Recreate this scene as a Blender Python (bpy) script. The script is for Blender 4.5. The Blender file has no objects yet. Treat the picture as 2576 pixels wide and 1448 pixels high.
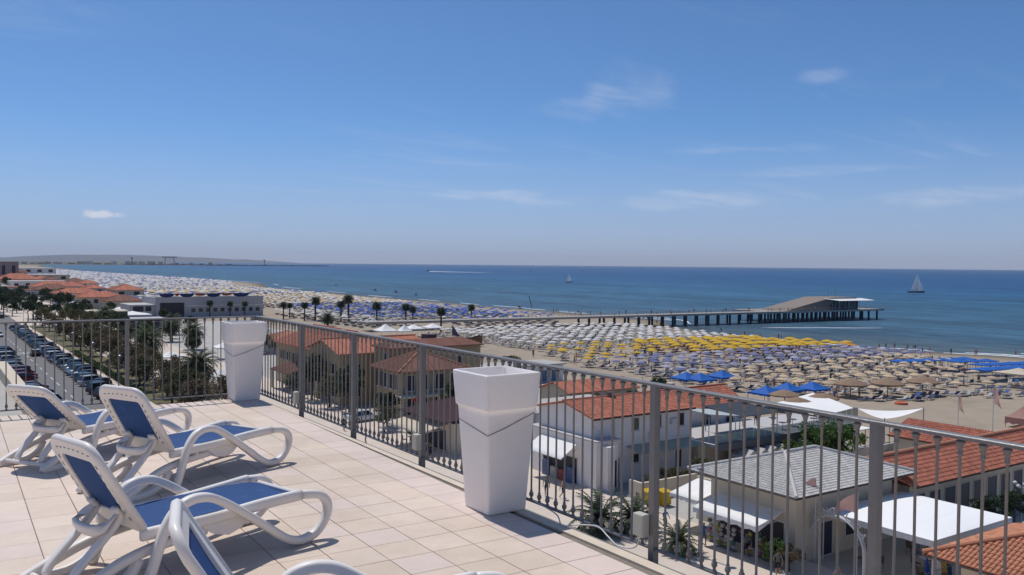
import bpy, bmesh, math, random
from mathutils import Vector, Matrix
random.seed(7)
PI = math.pi
sc = bpy.context.scene
C = sc.collection

# ------------------------------------------------------------------ camera
CAM_H = 20.0
HEAD, PITCH, ROLL = math.radians(34.08), math.atan(58 / 2204), math.radians(0.54)
_f0 = Vector((math.sin(HEAD), math.cos(HEAD), 0)); _h = Vector((math.cos(HEAD), -math.sin(HEAD), 0)); _z = Vector((0, 0, 1))
FW = math.cos(PITCH) * _f0 - math.sin(PITCH) * _z
_u = math.sin(PITCH) * _f0 + math.cos(PITCH) * _z
RT = math.cos(ROLL) * _h + math.sin(ROLL) * _u
UP = -math.sin(ROLL) * _h + math.cos(ROLL) * _u
cd = bpy.data.cameras.new('camera'); cam = bpy.data.objects.new('camera', cd); C.objects.link(cam)
cd.sensor_width = 36; cd.lens = 36 * 2204 / 2576; cd.clip_start = 0.05; cd.clip_end = 80000
m = Matrix((RT, UP, -FW)).transposed().to_4x4(); m.translation = (0, 0, CAM_H)
cam.matrix_world = m; sc.camera = cam

def gp(x, y, z=0.0):
    """world point at height z seen at pixel (x, y) of the 3000 px photograph"""
    k = 2576 / 3000
    d = FW * 2204 + RT * (x * k - 1288) - UP * (y * k - 724)
    t = (z - CAM_H) / d.z
    return Vector((d.x * t, d.y * t, z))
def seen(p, marg=0.05):
    d = Vector(p) - Vector((0, 0, CAM_H)); w = d.dot(FW)
    return w > 0.1 and abs(d.dot(RT) / w) < 0.5845 * (1 + marg) and abs(d.dot(UP) / w) < 0.3285 * (1 + marg)

# ------------------------------------------------------------------ sky and sun
SUN_EL, SUN_AZ = math.radians(64), math.radians(2)      # azimuth from +Y towards -X
w = bpy.data.worlds.new('World'); sc.world = w; w.use_nodes = True
nt = w.node_tree; N, L = nt.nodes, nt.links
bg = N['Background']; bg.inputs['Strength'].default_value = 0.118
sky = N.new('ShaderNodeTexSky'); sky.sky_type = 'NISHITA'; sky.sun_disc = False
sky.sun_elevation = SUN_EL; sky.sun_rotation = -SUN_AZ
sky.altitude = 0; sky.air_density = 0.6; sky.dust_density = 0.65; sky.ozone_density = 7.0
tc = N.new('ShaderNodeTexCoord')
sep = N.new('ShaderNodeSeparateXYZ'); L.new(tc.outputs['Generated'], sep.inputs[0])
def mth(op, a, b=None, c=None):
    n = N.new('ShaderNodeMath'); n.operation = op
    for i, v in enumerate((a, b, c)):
        if v is None: continue
        if isinstance(v, (int, float)): n.inputs[i].default_value = v
        else: L.new(v, n.inputs[i])
    return n.outputs[0]
# thin cirrus: streaky noise projected on a high flat layer, only where a broad mask lets it
zc = mth('MAXIMUM', sep.outputs[2], 0.03)
cb = N.new('ShaderNodeCombineXYZ')
L.new(mth('DIVIDE', sep.outputs[0], mth('ADD', zc, 0.10)), cb.inputs[0]); L.new(mth('DIVIDE', sep.outputs[1], mth('ADD', zc, 0.10)), cb.inputs[1])
mp = N.new('ShaderNodeMapping'); mp.inputs['Rotation'].default_value = (0, 0, math.radians(38)); mp.inputs['Scale'].default_value = (0.55, 2.1, 1)
L.new(cb.outputs[0], mp.inputs[0])
n1 = N.new('ShaderNodeTexNoise'); n1.inputs['Scale'].default_value = 1.7; n1.inputs['Detail'].default_value = 8; n1.inputs['Roughness'].default_value = 0.62; n1.inputs['Distortion'].default_value = 0.9
L.new(mp.outputs[0], n1.inputs['Vector'])
n2 = N.new('ShaderNodeTexNoise'); n2.inputs['Scale'].default_value = 0.6; n2.inputs['Detail'].default_value = 2
L.new(cb.outputs[0], n2.inputs['Vector'])
def ramp(v, a, b):
    n = N.new('ShaderNodeMapRange'); n.interpolation_type = 'SMOOTHSTEP'; n.inputs[1].default_value = a; n.inputs[2].default_value = b
    L.new(v, n.inputs[0]); return n.outputs[0]
wisp = mth('MULTIPLY', mth('MULTIPLY', ramp(n1.outputs[0], 0.46, 0.80), ramp(n2.outputs[0], 0.40, 0.62)), ramp(sep.outputs[2], 0.035, 0.085))
# one small cumulus low over the far coast
def blob(px, py, rx, ry, ns=55, amp=2.6):
    k = 2576 / 3000
    d = (FW * 2204 + RT * (px * k - 1288) - UP * (py * k - 724)).normalized()
    dv = N.new('ShaderNodeVectorMath'); dv.operation = 'SUBTRACT'; L.new(tc.outputs['Generated'], dv.inputs[0]); dv.inputs[1].default_value = d
    nn = N.new('ShaderNodeTexNoise'); nn.inputs['Scale'].default_value = ns; nn.inputs['Detail'].default_value = 6; L.new(tc.outputs['Generated'], nn.inputs['Vector'])
    s1 = N.new('ShaderNodeVectorMath'); s1.operation = 'DOT_PRODUCT'; L.new(dv.outputs[0], s1.inputs[0]); s1.inputs[1].default_value = RT
    s2 = N.new('ShaderNodeVectorMath'); s2.operation = 'DOT_PRODUCT'; L.new(dv.outputs[0], s2.inputs[0]); s2.inputs[1].default_value = UP
    a = mth('DIVIDE', s1.outputs['Value'], rx); b = mth('DIVIDE', s2.outputs['Value'], ry)
    r = mth('SQRT', mth('ADD', mth('MULTIPLY', a, a), mth('MULTIPLY', b, b)))
    r = mth('ADD', r, mth('MULTIPLY', mth('SUBTRACT', nn.outputs[0], 0.5), amp))
    return mth('SUBTRACT', 1.0, ramp(r, 0.35, 1.1))
cum = mth('MULTIPLY', blob(310, 630, 0.0165, 0.0050), 0.75)
streak = None
for px, py, rx, ry, st in ((1850, 265, .052, .030, .20), (1660, 318, .045, .016, .16), (1480, 572, .085, .0075, .30), (1640, 590, .05, .010, .18), (2080, 585, .11, .012, .24), (2850, 568, .11, .012, .26), (2420, 500, .13, .006, .16), (2400, 225, .035, .010, .18), (2150, 440, .10, .005, .12)):
    b_ = mth('MULTIPLY', mth('MULTIPLY', blob(px, py, rx, ry, 14, 2.2), ramp(n1.outputs[0], 0.28, 0.66)), st)
    streak = b_ if streak is None else mth('ADD', streak, b_)
cloud = mth('MINIMUM', mth('ADD', mth('ADD', mth('MULTIPLY', wisp, 0.16), streak), cum), 0.85)
mx = N.new('ShaderNodeMix'); mx.data_type = 'RGBA'; L.new(cloud, mx.inputs[0])
tint = N.new('ShaderNodeMix'); tint.data_type = 'RGBA'; tint.blend_type = 'MULTIPLY'; tint.inputs[0].default_value = 1; L.new(sky.outputs[0], tint.inputs[6]); tint.inputs[7].default_value = (0.67, 0.89, 0.99, 1)
# pale lavender haze lying all round the horizon
hzb = N.new('ShaderNodeMix'); hzb.data_type = 'RGBA'; L.new(mth('MULTIPLY', mth('SUBTRACT', 1.0, ramp(sep.outputs[2], -0.02, 0.17)), 0.70), hzb.inputs[0]); L.new(tint.outputs[2], hzb.inputs[6]); hzb.inputs[7].default_value = (3.45, 3.85, 5.5, 1)
L.new(hzb.outputs[2], mx.inputs[6]); mx.inputs[7].default_value = (6.3, 6.5, 7.2, 1)
L.new(mx.outputs[2], bg.inputs[0])

sd = bpy.data.lights.new('sun', 'SUN'); sd.energy = 3.25; sd.angle = math.radians(0.53); sd.color = (1.0, 0.95, 0.88)
sun = bpy.data.objects.new('sun', sd); C.objects.link(sun)
sv = Vector((-math.sin(SUN_AZ) * math.cos(SUN_EL), math.cos(SUN_AZ) * math.cos(SUN_EL), math.sin(SUN_EL)))
sun.rotation_euler = sv.to_track_quat('Z', 'Y').to_euler()

vs = sc.view_settings
vs.view_transform = 'Standard'; vs.look = 'None'; vs.gamma = 1; vs.exposure = 0.0; vs.use_curve_mapping = False
sc.cycles.use_denoising = True
sc.cycles.max_bounces = 8; sc.cycles.volume_bounces = 0
sc.cycles.sample_clamp_indirect = 4.0

# ------------------------------------------------------------------ materials
MATS = {}
def M(name, col, rough=0.6, metal=0.0, var=0.12, scale=6.0, bump=0.0, bscale=30.0, rnd=0.0, isl=0.0, spec=0.4, objcol=False,
      alpha=1.0, trans=0.0, stain=None, coat=0.0, sub=0.0, emit=None, sss=0.0):
    if name in MATS: return MATS[name]
    m = bpy.data.materials.new(name); m.use_nodes = True; t = m.node_tree; nn, ll = t.nodes, t.links
    p = nn['Principled BSDF']
    p.inputs['Roughness'].default_value = rough; p.inputs['Metallic'].default_value = metal; p.inputs['Specular IOR Level'].default_value = spec
    p.inputs['Coat Weight'].default_value = coat; p.inputs['Transmission Weight'].default_value = trans; p.inputs['Alpha'].default_value = alpha
    tcn = nn.new('ShaderNodeNewGeometry'); POS = tcn.outputs['Position']
    base = None
    if objcol:
        oi = nn.new('ShaderNodeObjectInfo'); base = oi.outputs['Color']
    val = nn.new('ShaderNodeValue'); val.outputs[0].default_value = 1.0; v = val.outputs[0]
    def mt(op, a, b):
        n = nn.new('ShaderNodeMath'); n.operation = op
        for i, q in enumerate((a, b)):
            if isinstance(q, (int, float)): n.inputs[i].default_value = q
            else: ll.new(q, n.inputs[i])
        return n.outputs[0]
    if var:
        nz = nn.new('ShaderNodeTexNoise'); nz.inputs['Scale'].default_value = scale; nz.inputs['Detail'].default_value = 6; nz.inputs['Roughness'].default_value = 0.6
        ll.new(POS, nz.inputs['Vector'])
        v = mt('ADD', mt('MULTIPLY', mt('SUBTRACT', nz.outputs[0], 0.5), var * 4), 1.0)
    if rnd:
        o2 = nn.new('ShaderNodeObjectInfo'); v = mt('MULTIPLY', v, mt('ADD', mt('MULTIPLY', o2.outputs['Random'], rnd * 2), 1 - rnd))
    if isl:
        g = nn.new('ShaderNodeNewGeometry'); v = mt('MULTIPLY', v, mt('ADD', mt('MULTIPLY', g.outputs['Random Per Island'], isl * 2), 1 - isl))
    mixn = nn.new('ShaderNodeMix'); mixn.data_type = 'RGBA'; mixn.blend_type = 'MULTIPLY'; mixn.inputs[0].default_value = 1
    if base is not None: ll.new(base, mixn.inputs[6])
    else: mixn.inputs[6].default_value = (*col, 1)
    ll.new(v, mixn.inputs[7]); out = mixn.outputs[2]
    if stain:
        sz = nn.new('ShaderNodeTexNoise'); sz.inputs['Scale'].default_value = stain[1]; sz.inputs['Detail'].default_value = 8; sz.inputs['Roughness'].default_value = 0.7
        ll.new(POS, sz.inputs['Vector'])
        mr = nn.new('ShaderNodeMapRange'); mr.inputs[1].default_value = stain[2]; mr.inputs[2].default_value = stain[3]; mr.inputs[4].default_value = stain[4]
        ll.new(sz.outputs[0], mr.inputs[0])
        ms = nn.new('ShaderNodeMix'); ms.data_type = 'RGBA'; ll.new(mr.outputs[0], ms.inputs[0]); ll.new(out, ms.inputs[6]); ms.inputs[7].default_value = (*stain[0], 1)
        out = ms.outputs[2]
    ll.new(out, p.inputs['Base Color'])
    if bump:
        bz = nn.new('ShaderNodeTexNoise'); bz.inputs['Scale'].default_value = bscale; bz.inputs['Detail'].default_value = 5
        ll.new(POS, bz.inputs['Vector'])
        bp = nn.new('ShaderNodeBump'); bp.inputs['Strength'].default_value = bump; bp.inputs['Distance'].default_value = 0.02
        ll.new(bz.outputs[0], bp.inputs['Height']); ll.new(bp.outputs[0], p.inputs['Normal'])
    if sss:
        p.inputs['Subsurface Weight'].default_value = sss; p.inputs['Subsurface Radius'].default_value = (1.0, 0.85, 0.75); p.inputs['Subsurface Scale'].default_value = 0.07
    if emit:
        p.inputs['Emission Color'].default_value = (*emit[0], 1); p.inputs['Emission Strength'].default_value = emit[1]
    if sub:   # thin cloth that lets light through
        tr = nn.new('ShaderNodeBsdfTranslucent'); ll.new(out, tr.inputs[0]); ad = nn.new('ShaderNodeMixShader'); ad.inputs[0].default_value = sub
        ll.new(p.outputs[0], ad.inputs[1]); ll.new(tr.outputs[0], ad.inputs[2]); ll.new(ad.outputs[0], nn['Material Output'].inputs[0])
    MATS[name] = m; return m

# ------------------------------------------------------------------ mesh building
class MB:
    def __init__(s): s.v = []; s.f = []; s.mi = []; s.cur = 0; s.smooth = []; s.sm = False
    def add(s, vs, fs):
        o = len(s.v); s.v += [Vector(p) for p in vs]
        for f in fs: s.f.append([i + o for i in f]); s.mi.append(s.cur); s.smooth.append(s.sm)
        return s
    def box(s, x0, x1, y0, y1, z0, z1):
        return s.add([(x0, y0, z0), (x1, y0, z0), (x1, y1, z0), (x0, y1, z0), (x0, y0, z1), (x1, y0, z1), (x1, y1, z1), (x0, y1, z1)],
                     [(3, 2, 1, 0), (4, 5, 6, 7), (0, 1, 5, 4), (1, 2, 6, 5), (2, 3, 7, 6), (3, 0, 4, 7)])
    def cbox(s, c, sx, sy, sz, rz=0.0):
        r = Matrix.Rotation(rz, 3, 'Z'); c = Vector(c)
        vs = [c + r @ Vector((a * sx / 2, b * sy / 2, d * sz / 2)) for d in (-1, 1) for a, b in ((-1, -1), (1, -1), (1, 1), (-1, 1))]
        return s.add(vs, [(3, 2, 1, 0), (4, 5, 6, 7), (0, 1, 5, 4), (1, 2, 6, 5), (2, 3, 7, 6), (3, 0, 4, 7)])
    def prism(s, poly, d):
        """closed planar polygon pushed along vector d"""
        n = len(poly); d = Vector(d); vs = [Vector(p) for p in poly]; vs += [p + d for p in vs]
        nor = sum(((vs[i] - vs[0]).cross(vs[(i + 1) % n] - vs[0]) for i in range(1, n - 1)), Vector())
        flip = nor.dot(d) > 0
        a = list(range(n)); b = [i + n for i in a]
        fs = [a[::-1] if flip else a, b if flip else b[::-1]]
        for i in range(n):
            j = (i + 1) % n; q = (i, j, j + n, i + n); fs.append(q if flip else q[::-1])
        return s.add(vs, fs)
    def tube(s, pts, r, seg=8, caps=True, flat=None):
        pts = [Vector(p) for p in pts]; n = len(pts); rs = r if isinstance(r, (list, tuple)) else [r] * n
        vs = []; ref = None
        for i, p in enumerate(pts):
            t = (pts[min(i + 1, n - 1)] - pts[max(i - 1, 0)]).normalized()
            if ref is None: ref = t.orthogonal().normalized() if abs(t.z) > 0.95 else t.cross(Vector((0, 0, 1))).normalized()
            a = (ref - t * ref.dot(t)).normalized(); ref = a; b = t.cross(a)
            for k in range(seg):
                an = 2 * PI * (k + 0.5) / seg; vs.append(p + a * math.cos(an) * rs[i] + b * math.sin(an) * rs[i])
        fs = [(i * seg + k, i * seg + (k + 1) % seg, (i + 1) * seg + (k + 1) % seg, (i + 1) * seg + k) for i in range(n - 1) for k in range(seg)]
        if caps: fs += [tuple(range(seg))[::-1], tuple((n - 1) * seg + k for k in range(seg))]
        return s.add(vs, fs)
    def ribbon(s, pts, wid, th, side=(0, 1, 0)):
        """strip of rectangular section following pts; wid across side, th in the bending plane"""
        pts = [Vector(p) for p in pts]; n = len(pts); sd_ = Vector(side).normalized(); vs = []
        for i, p in enumerate(pts):
            t = (pts[min(i + 1, n - 1)] - pts[max(i - 1, 0)]).normalized(); u = t.cross(sd_).normalized()
            c = 0.28
            for a, b in ((-1 + c, -1), (1 - c, -1), (1, -1 + 2 * c), (1, 1 - 2 * c), (1 - c, 1), (-1 + c, 1), (-1, 1 - 2 * c), (-1, -1 + 2 * c)):
                vs.append(p + sd_ * a * wid / 2 + u * b * th / 2)
        fs = [(i * 8 + k, (i + 1) * 8 + k, (i + 1) * 8 + (k + 1) % 8, i * 8 + (k + 1) % 8) for i in range(n - 1) for k in range(8)]
        fs += [tuple(range(8)), tuple((n - 1) * 8 + k for k in range(8))[::-1]]
        return s.add(vs, fs)
    def lathe(s, prof, seg=12, c=(0, 0, 0), rot=0.0):
        c = Vector(c); n = len(prof)
        vs = [c + Vector((r * math.cos(2 * PI * k / seg + rot), r * math.sin(2 * PI * k / seg + rot), z)) for r, z in prof for k in range(seg)]
        fs = [(i * seg + k, i * seg + (k + 1) % seg, (i + 1) * seg + (k + 1) % seg, (i + 1) * seg + k) for i in range(n - 1) for k in range(seg)]
        fs += [tuple(range(seg))[::-1], tuple((n - 1) * seg + k for k in range(seg))]
        return s.add(vs, fs)
    def quad(s, *p): return s.add(p, [tuple(range(len(p)))])
    def mesh(s, name, mats, xf=None, off=None):
        vs = s.v
        if xf is not None: vs = [xf @ p for p in vs]
        if off is not None: vs = [p - off for p in vs]
        me = bpy.data.meshes.new(name); me.from_pydata([tuple(p) for p in vs], [], s.f)
        for mt_ in (mats if isinstance(mats, (list, tuple)) else [mats]): me.materials.append(mt_)
        me.polygons.foreach_set('material_index', s.mi); me.polygons.foreach_set('use_smooth', s.smooth)
        me.update(); return me

def put(name, me, parent=None, loc=(0, 0, 0), rz=0.0, label=None, cat=None, group=None, kind=None, scale=None):
    o = bpy.data.objects.new(name, me); C.objects.link(o)
    o.location = loc; o.rotation_euler = (0, 0, rz)
    if scale is not None: o.scale = scale if not isinstance(scale, (int, float)) else (scale,) * 3
    if parent is not None: o.parent = parent
    if label: o['label'] = label
    if cat: o['category'] = cat
    if group: o['group'] = group
    if kind: o['kind'] = kind
    return o
def thing(name, label, cat, loc=(0, 0, 0), rz=0.0, group=None): return put(name, None, None, loc, rz, label, cat, group)
def part(name, mb, mats, root, kind=None, label=None):
    """mb holds world coordinates; root is an unrotated Empty or a part under one"""
    off = Vector((0, 0, 0)); r = root
    while r is not None: off += r.location; r = r.parent
    return put(name, mb.mesh(name, mats, off=off), root, kind=kind, label=label)
def lpart(name, mb, mats, root, kind=None): return put(name, mb.mesh(name, mats), root, kind=kind)
def dup(root, loc, rz=0.0, scale=None, label=None, col=None):
    def cp(o, par):
        c = o.copy(); C.objects.link(c); c.parent = par
        if col is not None: c.color = col
        for ch in o.children: cp(ch, c)
        return c
    r = cp(root, None); r.location = loc; r.rotation_euler = (0, 0, rz)
    if scale is not None: r.scale = scale if not isinstance(scale, (int, float)) else (scale,) * 3
    if label: r['label'] = label
    return r
ONES = 'first second third fourth fifth sixth seventh eighth ninth tenth eleventh twelfth thirteenth fourteenth fifteenth sixteenth seventeenth eighteenth nineteenth twentieth'.split()
def ordw(i):
    if i < 20: return ONES[i]
    t = {2: 'twenty', 3: 'thirty', 4: 'forty', 5: 'fifty', 6: 'sixty', 7: 'seventy', 8: 'eighty', 9: 'ninety'}[(i + 1) // 10]; k = (i + 1) % 10
    return (t[:-1] + 'ieth') if k == 0 else t + '-' + ONES[k - 1]
def U(a, b): return random.uniform(a, b)

# ================================================================== THE SETTING
SHORE = [(-9000, 900), (-600, 255), (60, 230), (110, 221), (126, 214), (150, 209), (190, 209), (215, 216), (255, 240), (350, 240), (690, 241), (900, 284),
         (1270, 274), (1630, 268), (3000, 320), (4300, 430), (4750, 560), (4900, 1450), (5500, 1650), (9000, 1900), (15000, 3300), (24500, 7500)]
def shore(y):
    for (a, xa), (b, xb) in zip(SHORE, SHORE[1:]):
        if y <= b:
            t = max(0, (y - a) / (b - a)); return xa + (xb - xa) * (t * t * (3 - 2 * t))
    return SHORE[-1][1]
SEA = -1.5
def ground_z(x, y):
    s = x - shore(y)
    if s < -75: return 0.0
    if s < 0: return SEA * ((s + 75) / 75) ** 1.6
    return max(SEA - s * 0.035, -5)
mb = MB(); ys = sorted(set([-9000, -3000, -1000, -300, -100] + list(range(0, 700, 10)) + list(range(700, 2000, 40)) + list(range(2000, 6000, 150)) + [6500, 8000, 10000, 13000, 17000, 21000, 24500]))
offs = [-60, -45, -32, -20, -12, -6, -2, 0, 3, 8, 20, 60, 130]
xs_ = [-15000, -4000, -800, -200, -40, 0, 30, 60, 90, 120]
cols = len(xs_) + len(offs)
for y in ys:
    s = shore(y)
    row = [min(x, s - 76) if x > 0 else x for x in xs_] + [s + o for o in offs]
    for x in row: mb.v.append(Vector((x, y, ground_z(x, y))))
for j in range(len(ys) - 1):
    for i in range(cols - 1):
        a = j * cols + i; mb.f.append([a, a + 1, a + 1 + cols, a + cols]); mb.mi.append(0); mb.smooth.append(True)
def sand_mat():
    m_ = M('sand', (0.35, 0.29, 0.225), rough=0.95, var=0.10, scale=0.35, bump=0.6, bscale=2.5, spec=0.15, stain=((0.225, 0.185, 0.14), 0.09, 0.52, 0.75, 0.6))
    t = m_.node_tree; nn, ll = t.nodes, t.links; p = nn['Principled BSDF']
    src = p.inputs['Base Color'].links[0].from_socket
    g = nn.new('ShaderNodeNewGeometry'); sp = nn.new('ShaderNodeSeparateXYZ'); ll.new(g.outputs['Position'], sp.inputs[0])
    mr = nn.new('ShaderNodeMapRange'); mr.inputs[1].default_value = -1.0; mr.inputs[2].default_value = -1.45; ll.new(sp.outputs[2], mr.inputs[0])
    wet = nn.new('ShaderNodeMix'); wet.data_type = 'RGBA'; ll.new(mr.outputs[0], wet.inputs[0]); ll.new(src, wet.inputs[6]); wet.inputs[7].default_value = (0.17, 0.13, 0.09, 1)
    # inland and far down the coast the land turns to gardens and town
    nz = nn.new('ShaderNodeTexNoise'); nz.inputs['Scale'].default_value = 0.02; nz.inputs['Detail'].default_value = 8; ll.new(g.outputs['Position'], nz.inputs['Vector'])
    cr = nn.new('ShaderNodeValToRGB'); ll.new(nz.outputs[0], cr.inputs[0])
    cr.color_ramp.elements[0].position = 0.35; cr.color_ramp.elements[0].color = (0.035, 0.055, 0.025, 1); cr.color_ramp.elements[1].position = 0.62; cr.color_ramp.elements[1].color = (0.19, 0.165, 0.13, 1)
    mx_ = nn.new('ShaderNodeMapRange'); mx_.inputs[1].default_value = 52; mx_.inputs[2].default_value = 46; ll.new(sp.outputs[0], mx_.inputs[0])
    my_ = nn.new('ShaderNodeMapRange'); my_.inputs[1].default_value = 3500; my_.inputs[2].default_value = 4600; ll.new(sp.outputs[1], my_.inputs[0])
    mm = nn.new('ShaderNodeMath'); mm.operation = 'MAXIMUM'; ll.new(mx_.outputs[0], mm.inputs[0]); ll.new(my_.outputs[0], mm.inputs[1])
    fin = nn.new('ShaderNodeMix'); fin.data_type = 'RGBA'; ll.new(mm.outputs[0], fin.inputs[0]); ll.new(wet.outputs[2], fin.inputs[6]); ll.new(cr.outputs[0], fin.inputs[7])
    ll.new(fin.outputs[2], p.inputs['Base Color']); return m_
put('ground', mb.mesh('ground', sand_mat()), kind='structure')

def sea_mat():
    m_ = bpy.data.materials.new('sea_water'); m_.use_nodes = True; t = m_.node_tree; nn, ll = t.nodes, t.links; p = nn['Principled BSDF']
    g = nn.new('ShaderNodeNewGeometry'); sp = nn.new('ShaderNodeSeparateXYZ'); ll.new(g.outputs['Position'], sp.inputs[0])
    wob = nn.new('ShaderNodeTexNoise'); wob.inputs['Scale'].default_value = 0.012; wob.inputs['Detail'].default_value = 4; ll.new(g.outputs['Position'], wob.inputs['Vector'])
    a = nn.new('ShaderNodeMath'); a.operation = 'MULTIPLY_ADD'; ll.new(wob.outputs[0], a.inputs[0]); a.inputs[1].default_value = 170; ll.new(sp.outputs[0], a.inputs[2])
    cr = nn.new('ShaderNodeValToRGB'); mr = nn.new('ShaderNodeMapRange'); mr.inputs[1].default_value = 285; mr.inputs[2].default_value = 1150; ll.new(a.outputs[0], mr.inputs[0]); ll.new(mr.outputs[0], cr.inputs[0])
    e = cr.color_ramp.elements; e[0].position = 0.0; e[0].color = (0.085, 0.125, 0.140, 1); e[1].position = 1.0; e[1].color = (0.014, 0.076, 0.185, 1)
    for pos, c in ((0.08, (0.042, 0.100, 0.150)), (0.30, (0.032, 0.105, 0.172)), (0.6, (0.022, 0.095, 0.190))):
        q = e.new(pos); q.color = (*c, 1)
    # long faint wind streaks lying along the coast
    mp_ = nn.new('ShaderNodeMapping'); mp_.inputs['Scale'].default_value = (0.035, 0.006, 1); ll.new(g.outputs['Position'], mp_.inputs[0])
    st = nn.new('ShaderNodeTexNoise'); st.inputs['Scale'].default_value = 1; st.inputs['Detail'].default_value = 8; st.inputs['Roughness'].default_value = 0.7; ll.new(mp_.outputs[0], st.inputs['Vector'])
    sr = nn.new('ShaderNodeMapRange'); sr.inputs[1].default_value = 0.36; sr.inputs[2].default_value = 0.64; sr.inputs[3].default_value = 0.70; sr.inputs[4].default_value = 1.32; ll.new(st.outputs[0], sr.inputs[0])
    mu = nn.new('ShaderNodeMix'); mu.data_type = 'RGBA'; mu.blend_type = 'MULTIPLY'; mu.inputs[0].default_value = 1; ll.new(cr.outputs[0], mu.inputs[6]); ll.new(sr.outputs[0], mu.inputs[7])
    mp2 = nn.new('ShaderNodeMapping'); mp2.inputs['Scale'].default_value = (0.22, 0.05, 1); ll.new(g.outputs['Position'], mp2.inputs[0])
    s2 = nn.new('ShaderNodeTexNoise'); s2.inputs['Scale'].default_value = 1; s2.inputs['Detail'].default_value = 9; s2.inputs['Roughness'].default_value = 0.72; ll.new(mp2.outputs[0], s2.inputs['Vector'])
    r2 = nn.new('ShaderNodeMapRange'); r2.inputs[1].default_value = 0.36; r2.inputs[2].default_value = 0.66; r2.inputs[3].default_value = 0.62; r2.inputs[4].default_value = 1.5; ll.new(s2.outputs[0], r2.inputs[0])  # finer light and dark of near waves, put into the colour
    mu2 = nn.new('ShaderNodeMix'); mu2.data_type = 'RGBA'; mu2.blend_type = 'MULTIPLY'; mu2.inputs[0].default_value = 1; ll.new(mu.outputs[2], mu2.inputs[6]); ll.new(r2.outputs[0], mu2.inputs[7])
    ll.new(mu2.outputs[2], p.inputs['Base Color'])
    p.inputs['Roughness'].default_value = 0.42; p.inputs['Specular IOR Level'].default_value = 0.28; p.inputs['IOR'].default_value = 1.33
    b1 = nn.new('ShaderNodeTexNoise'); b1.inputs['Scale'].default_value = 0.30; b1.inputs['Detail'].default_value = 9; b1.inputs['Roughness'].default_value = 0.65
    mpb = nn.new('ShaderNodeMapping'); mpb.inputs['Scale'].default_value = (1.0, 0.35, 1); ll.new(g.outputs['Position'], mpb.inputs[0]); ll.new(mpb.outputs[0], b1.inputs['Vector'])
    bp = nn.new('ShaderNodeBump'); bp.inputs['Strength'].default_value = 0.9; bp.inputs['Distance'].default_value = 1.3; ll.new(b1.outputs[0], bp.inputs['Height']); ll.new(bp.outputs[0], p.inputs['Normal'])
    return m_
mb = MB().quad((150, -9000, SEA), (24000, -9000, SEA), (24000, 24400, SEA), (150, 24400, SEA))
put('sea', mb.mesh('sea', sea_mat()), kind='structure')

# breakers: low ridges of foam along the shore
FOAM = M('sea_foam', (0.75, 0.78, 0.80), rough=0.9, var=0.15, scale=0.6)
def foam(pts, wid, hgt=0.12):
    q = MB(); n = len(pts)
    for i, (x, y) in enumerate(pts):
        ww = wid * math.sin(PI * (i + 0.3) / (n - 0.4)) * U(0.5, 1.2)
        q.v += [Vector((x - ww, y, SEA + 0.004)), Vector((x - ww * 0.3, y, SEA + hgt)), Vector((x + ww * 0.5, y, SEA + 0.004))]
    for i in range(n - 1):
        for k in range(2): q.f.append([i * 3 + k, i * 3 + k + 1, i * 3 + 4 + k, i * 3 + 3 + k]); q.mi.append(0); q.smooth.append(True)
    put('breaker', q.mesh('breaker', FOAM), kind='structure')
random.seed(3)
for y0, ln, dx, wd in [(96, 26, 6, 0.9), (70, 22, 5, 1.0), (128, 14, 4, 0.7), (84, 30, 13, 0.6), (104, 20, 2, 0.7), (140, 24, 3, 0.6), (168, 20, 3, 0.6), (56, 16, 3, .8), (205, 42, 30, 0.8), (232, 30, 12, 0.9), (250, 26, 7, 0.9), (262, 22, 15, 0.7), (300, 26, 5, 0.7), (335, 18, 6, 0.7), (356, 30, 9, 0.8),
                        (395, 22, 6, 0.7), (440, 30, 8, 0.8), (500, 40, 7, 1.0), (585, 40, 12, 1.0), (690, 70, 18, 1.3), (800, 60, 14, 1.5), (910, 120, 12, 2.0), (1090, 140, 14, 2.4), (1320, 200, 16, 3.0)]:
    n = 14; a = U(-0.05, 0.02)
    if y0 == 205: pts = [(246 + 42 * i / n, 207 - 24 * i / n + U(-0.4, 0.4)) for i in range(n)]; pts = [(x, y) for x, y in pts]
    else: pts = [(shore(y0 + ln * i / n) + dx + a * ln * i / n + U(-0.4, 0.4), y0 + ln * i / n) for i in range(n)]
    foam(pts, wd)

# hills beyond the harbour
random.seed(11)
def hill(x0, x1, y, hs, dep):
    q = MB(); n = len(hs)
    for i, hh in enumerate(hs):
        x = x0 + (x1 - x0) * i / (n - 1); q.v += [Vector((x, y - dep, -3)), Vector((x, y - dep * 0.4, hh * 0.55 - 2)), Vector((x, y, hh)), Vector((x, y + dep, -3))]
    for i in range(n - 1):
        for k in range(3): q.f.append([i * 4 + k, i * 4 + 4 + k, i * 4 + 5 + k, i * 4 + 1 + k]); q.mi.append(0); q.smooth.append(True)
    put('hills', q.mesh('hills', M('hill_scrub', (0.06, 0.085, 0.10), rough=0.95, var=0.2, scale=0.0015)), kind='structure')
prof = [0, 90, 120, 160, 205, 235, 250, 262, 268, 262, 250, 252, 240, 210, 190, 168, 150, 128, 96, 70, 40, 0]
hill(900, 8600, 23000, [p * .62 + (U(-8, 8) if p else 0) for p in prof], 900)
hill(-3000, 2500, 21000, [0, 60, 70, 62, 80, 74, 60, 52, 30, 0], 700)

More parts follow.
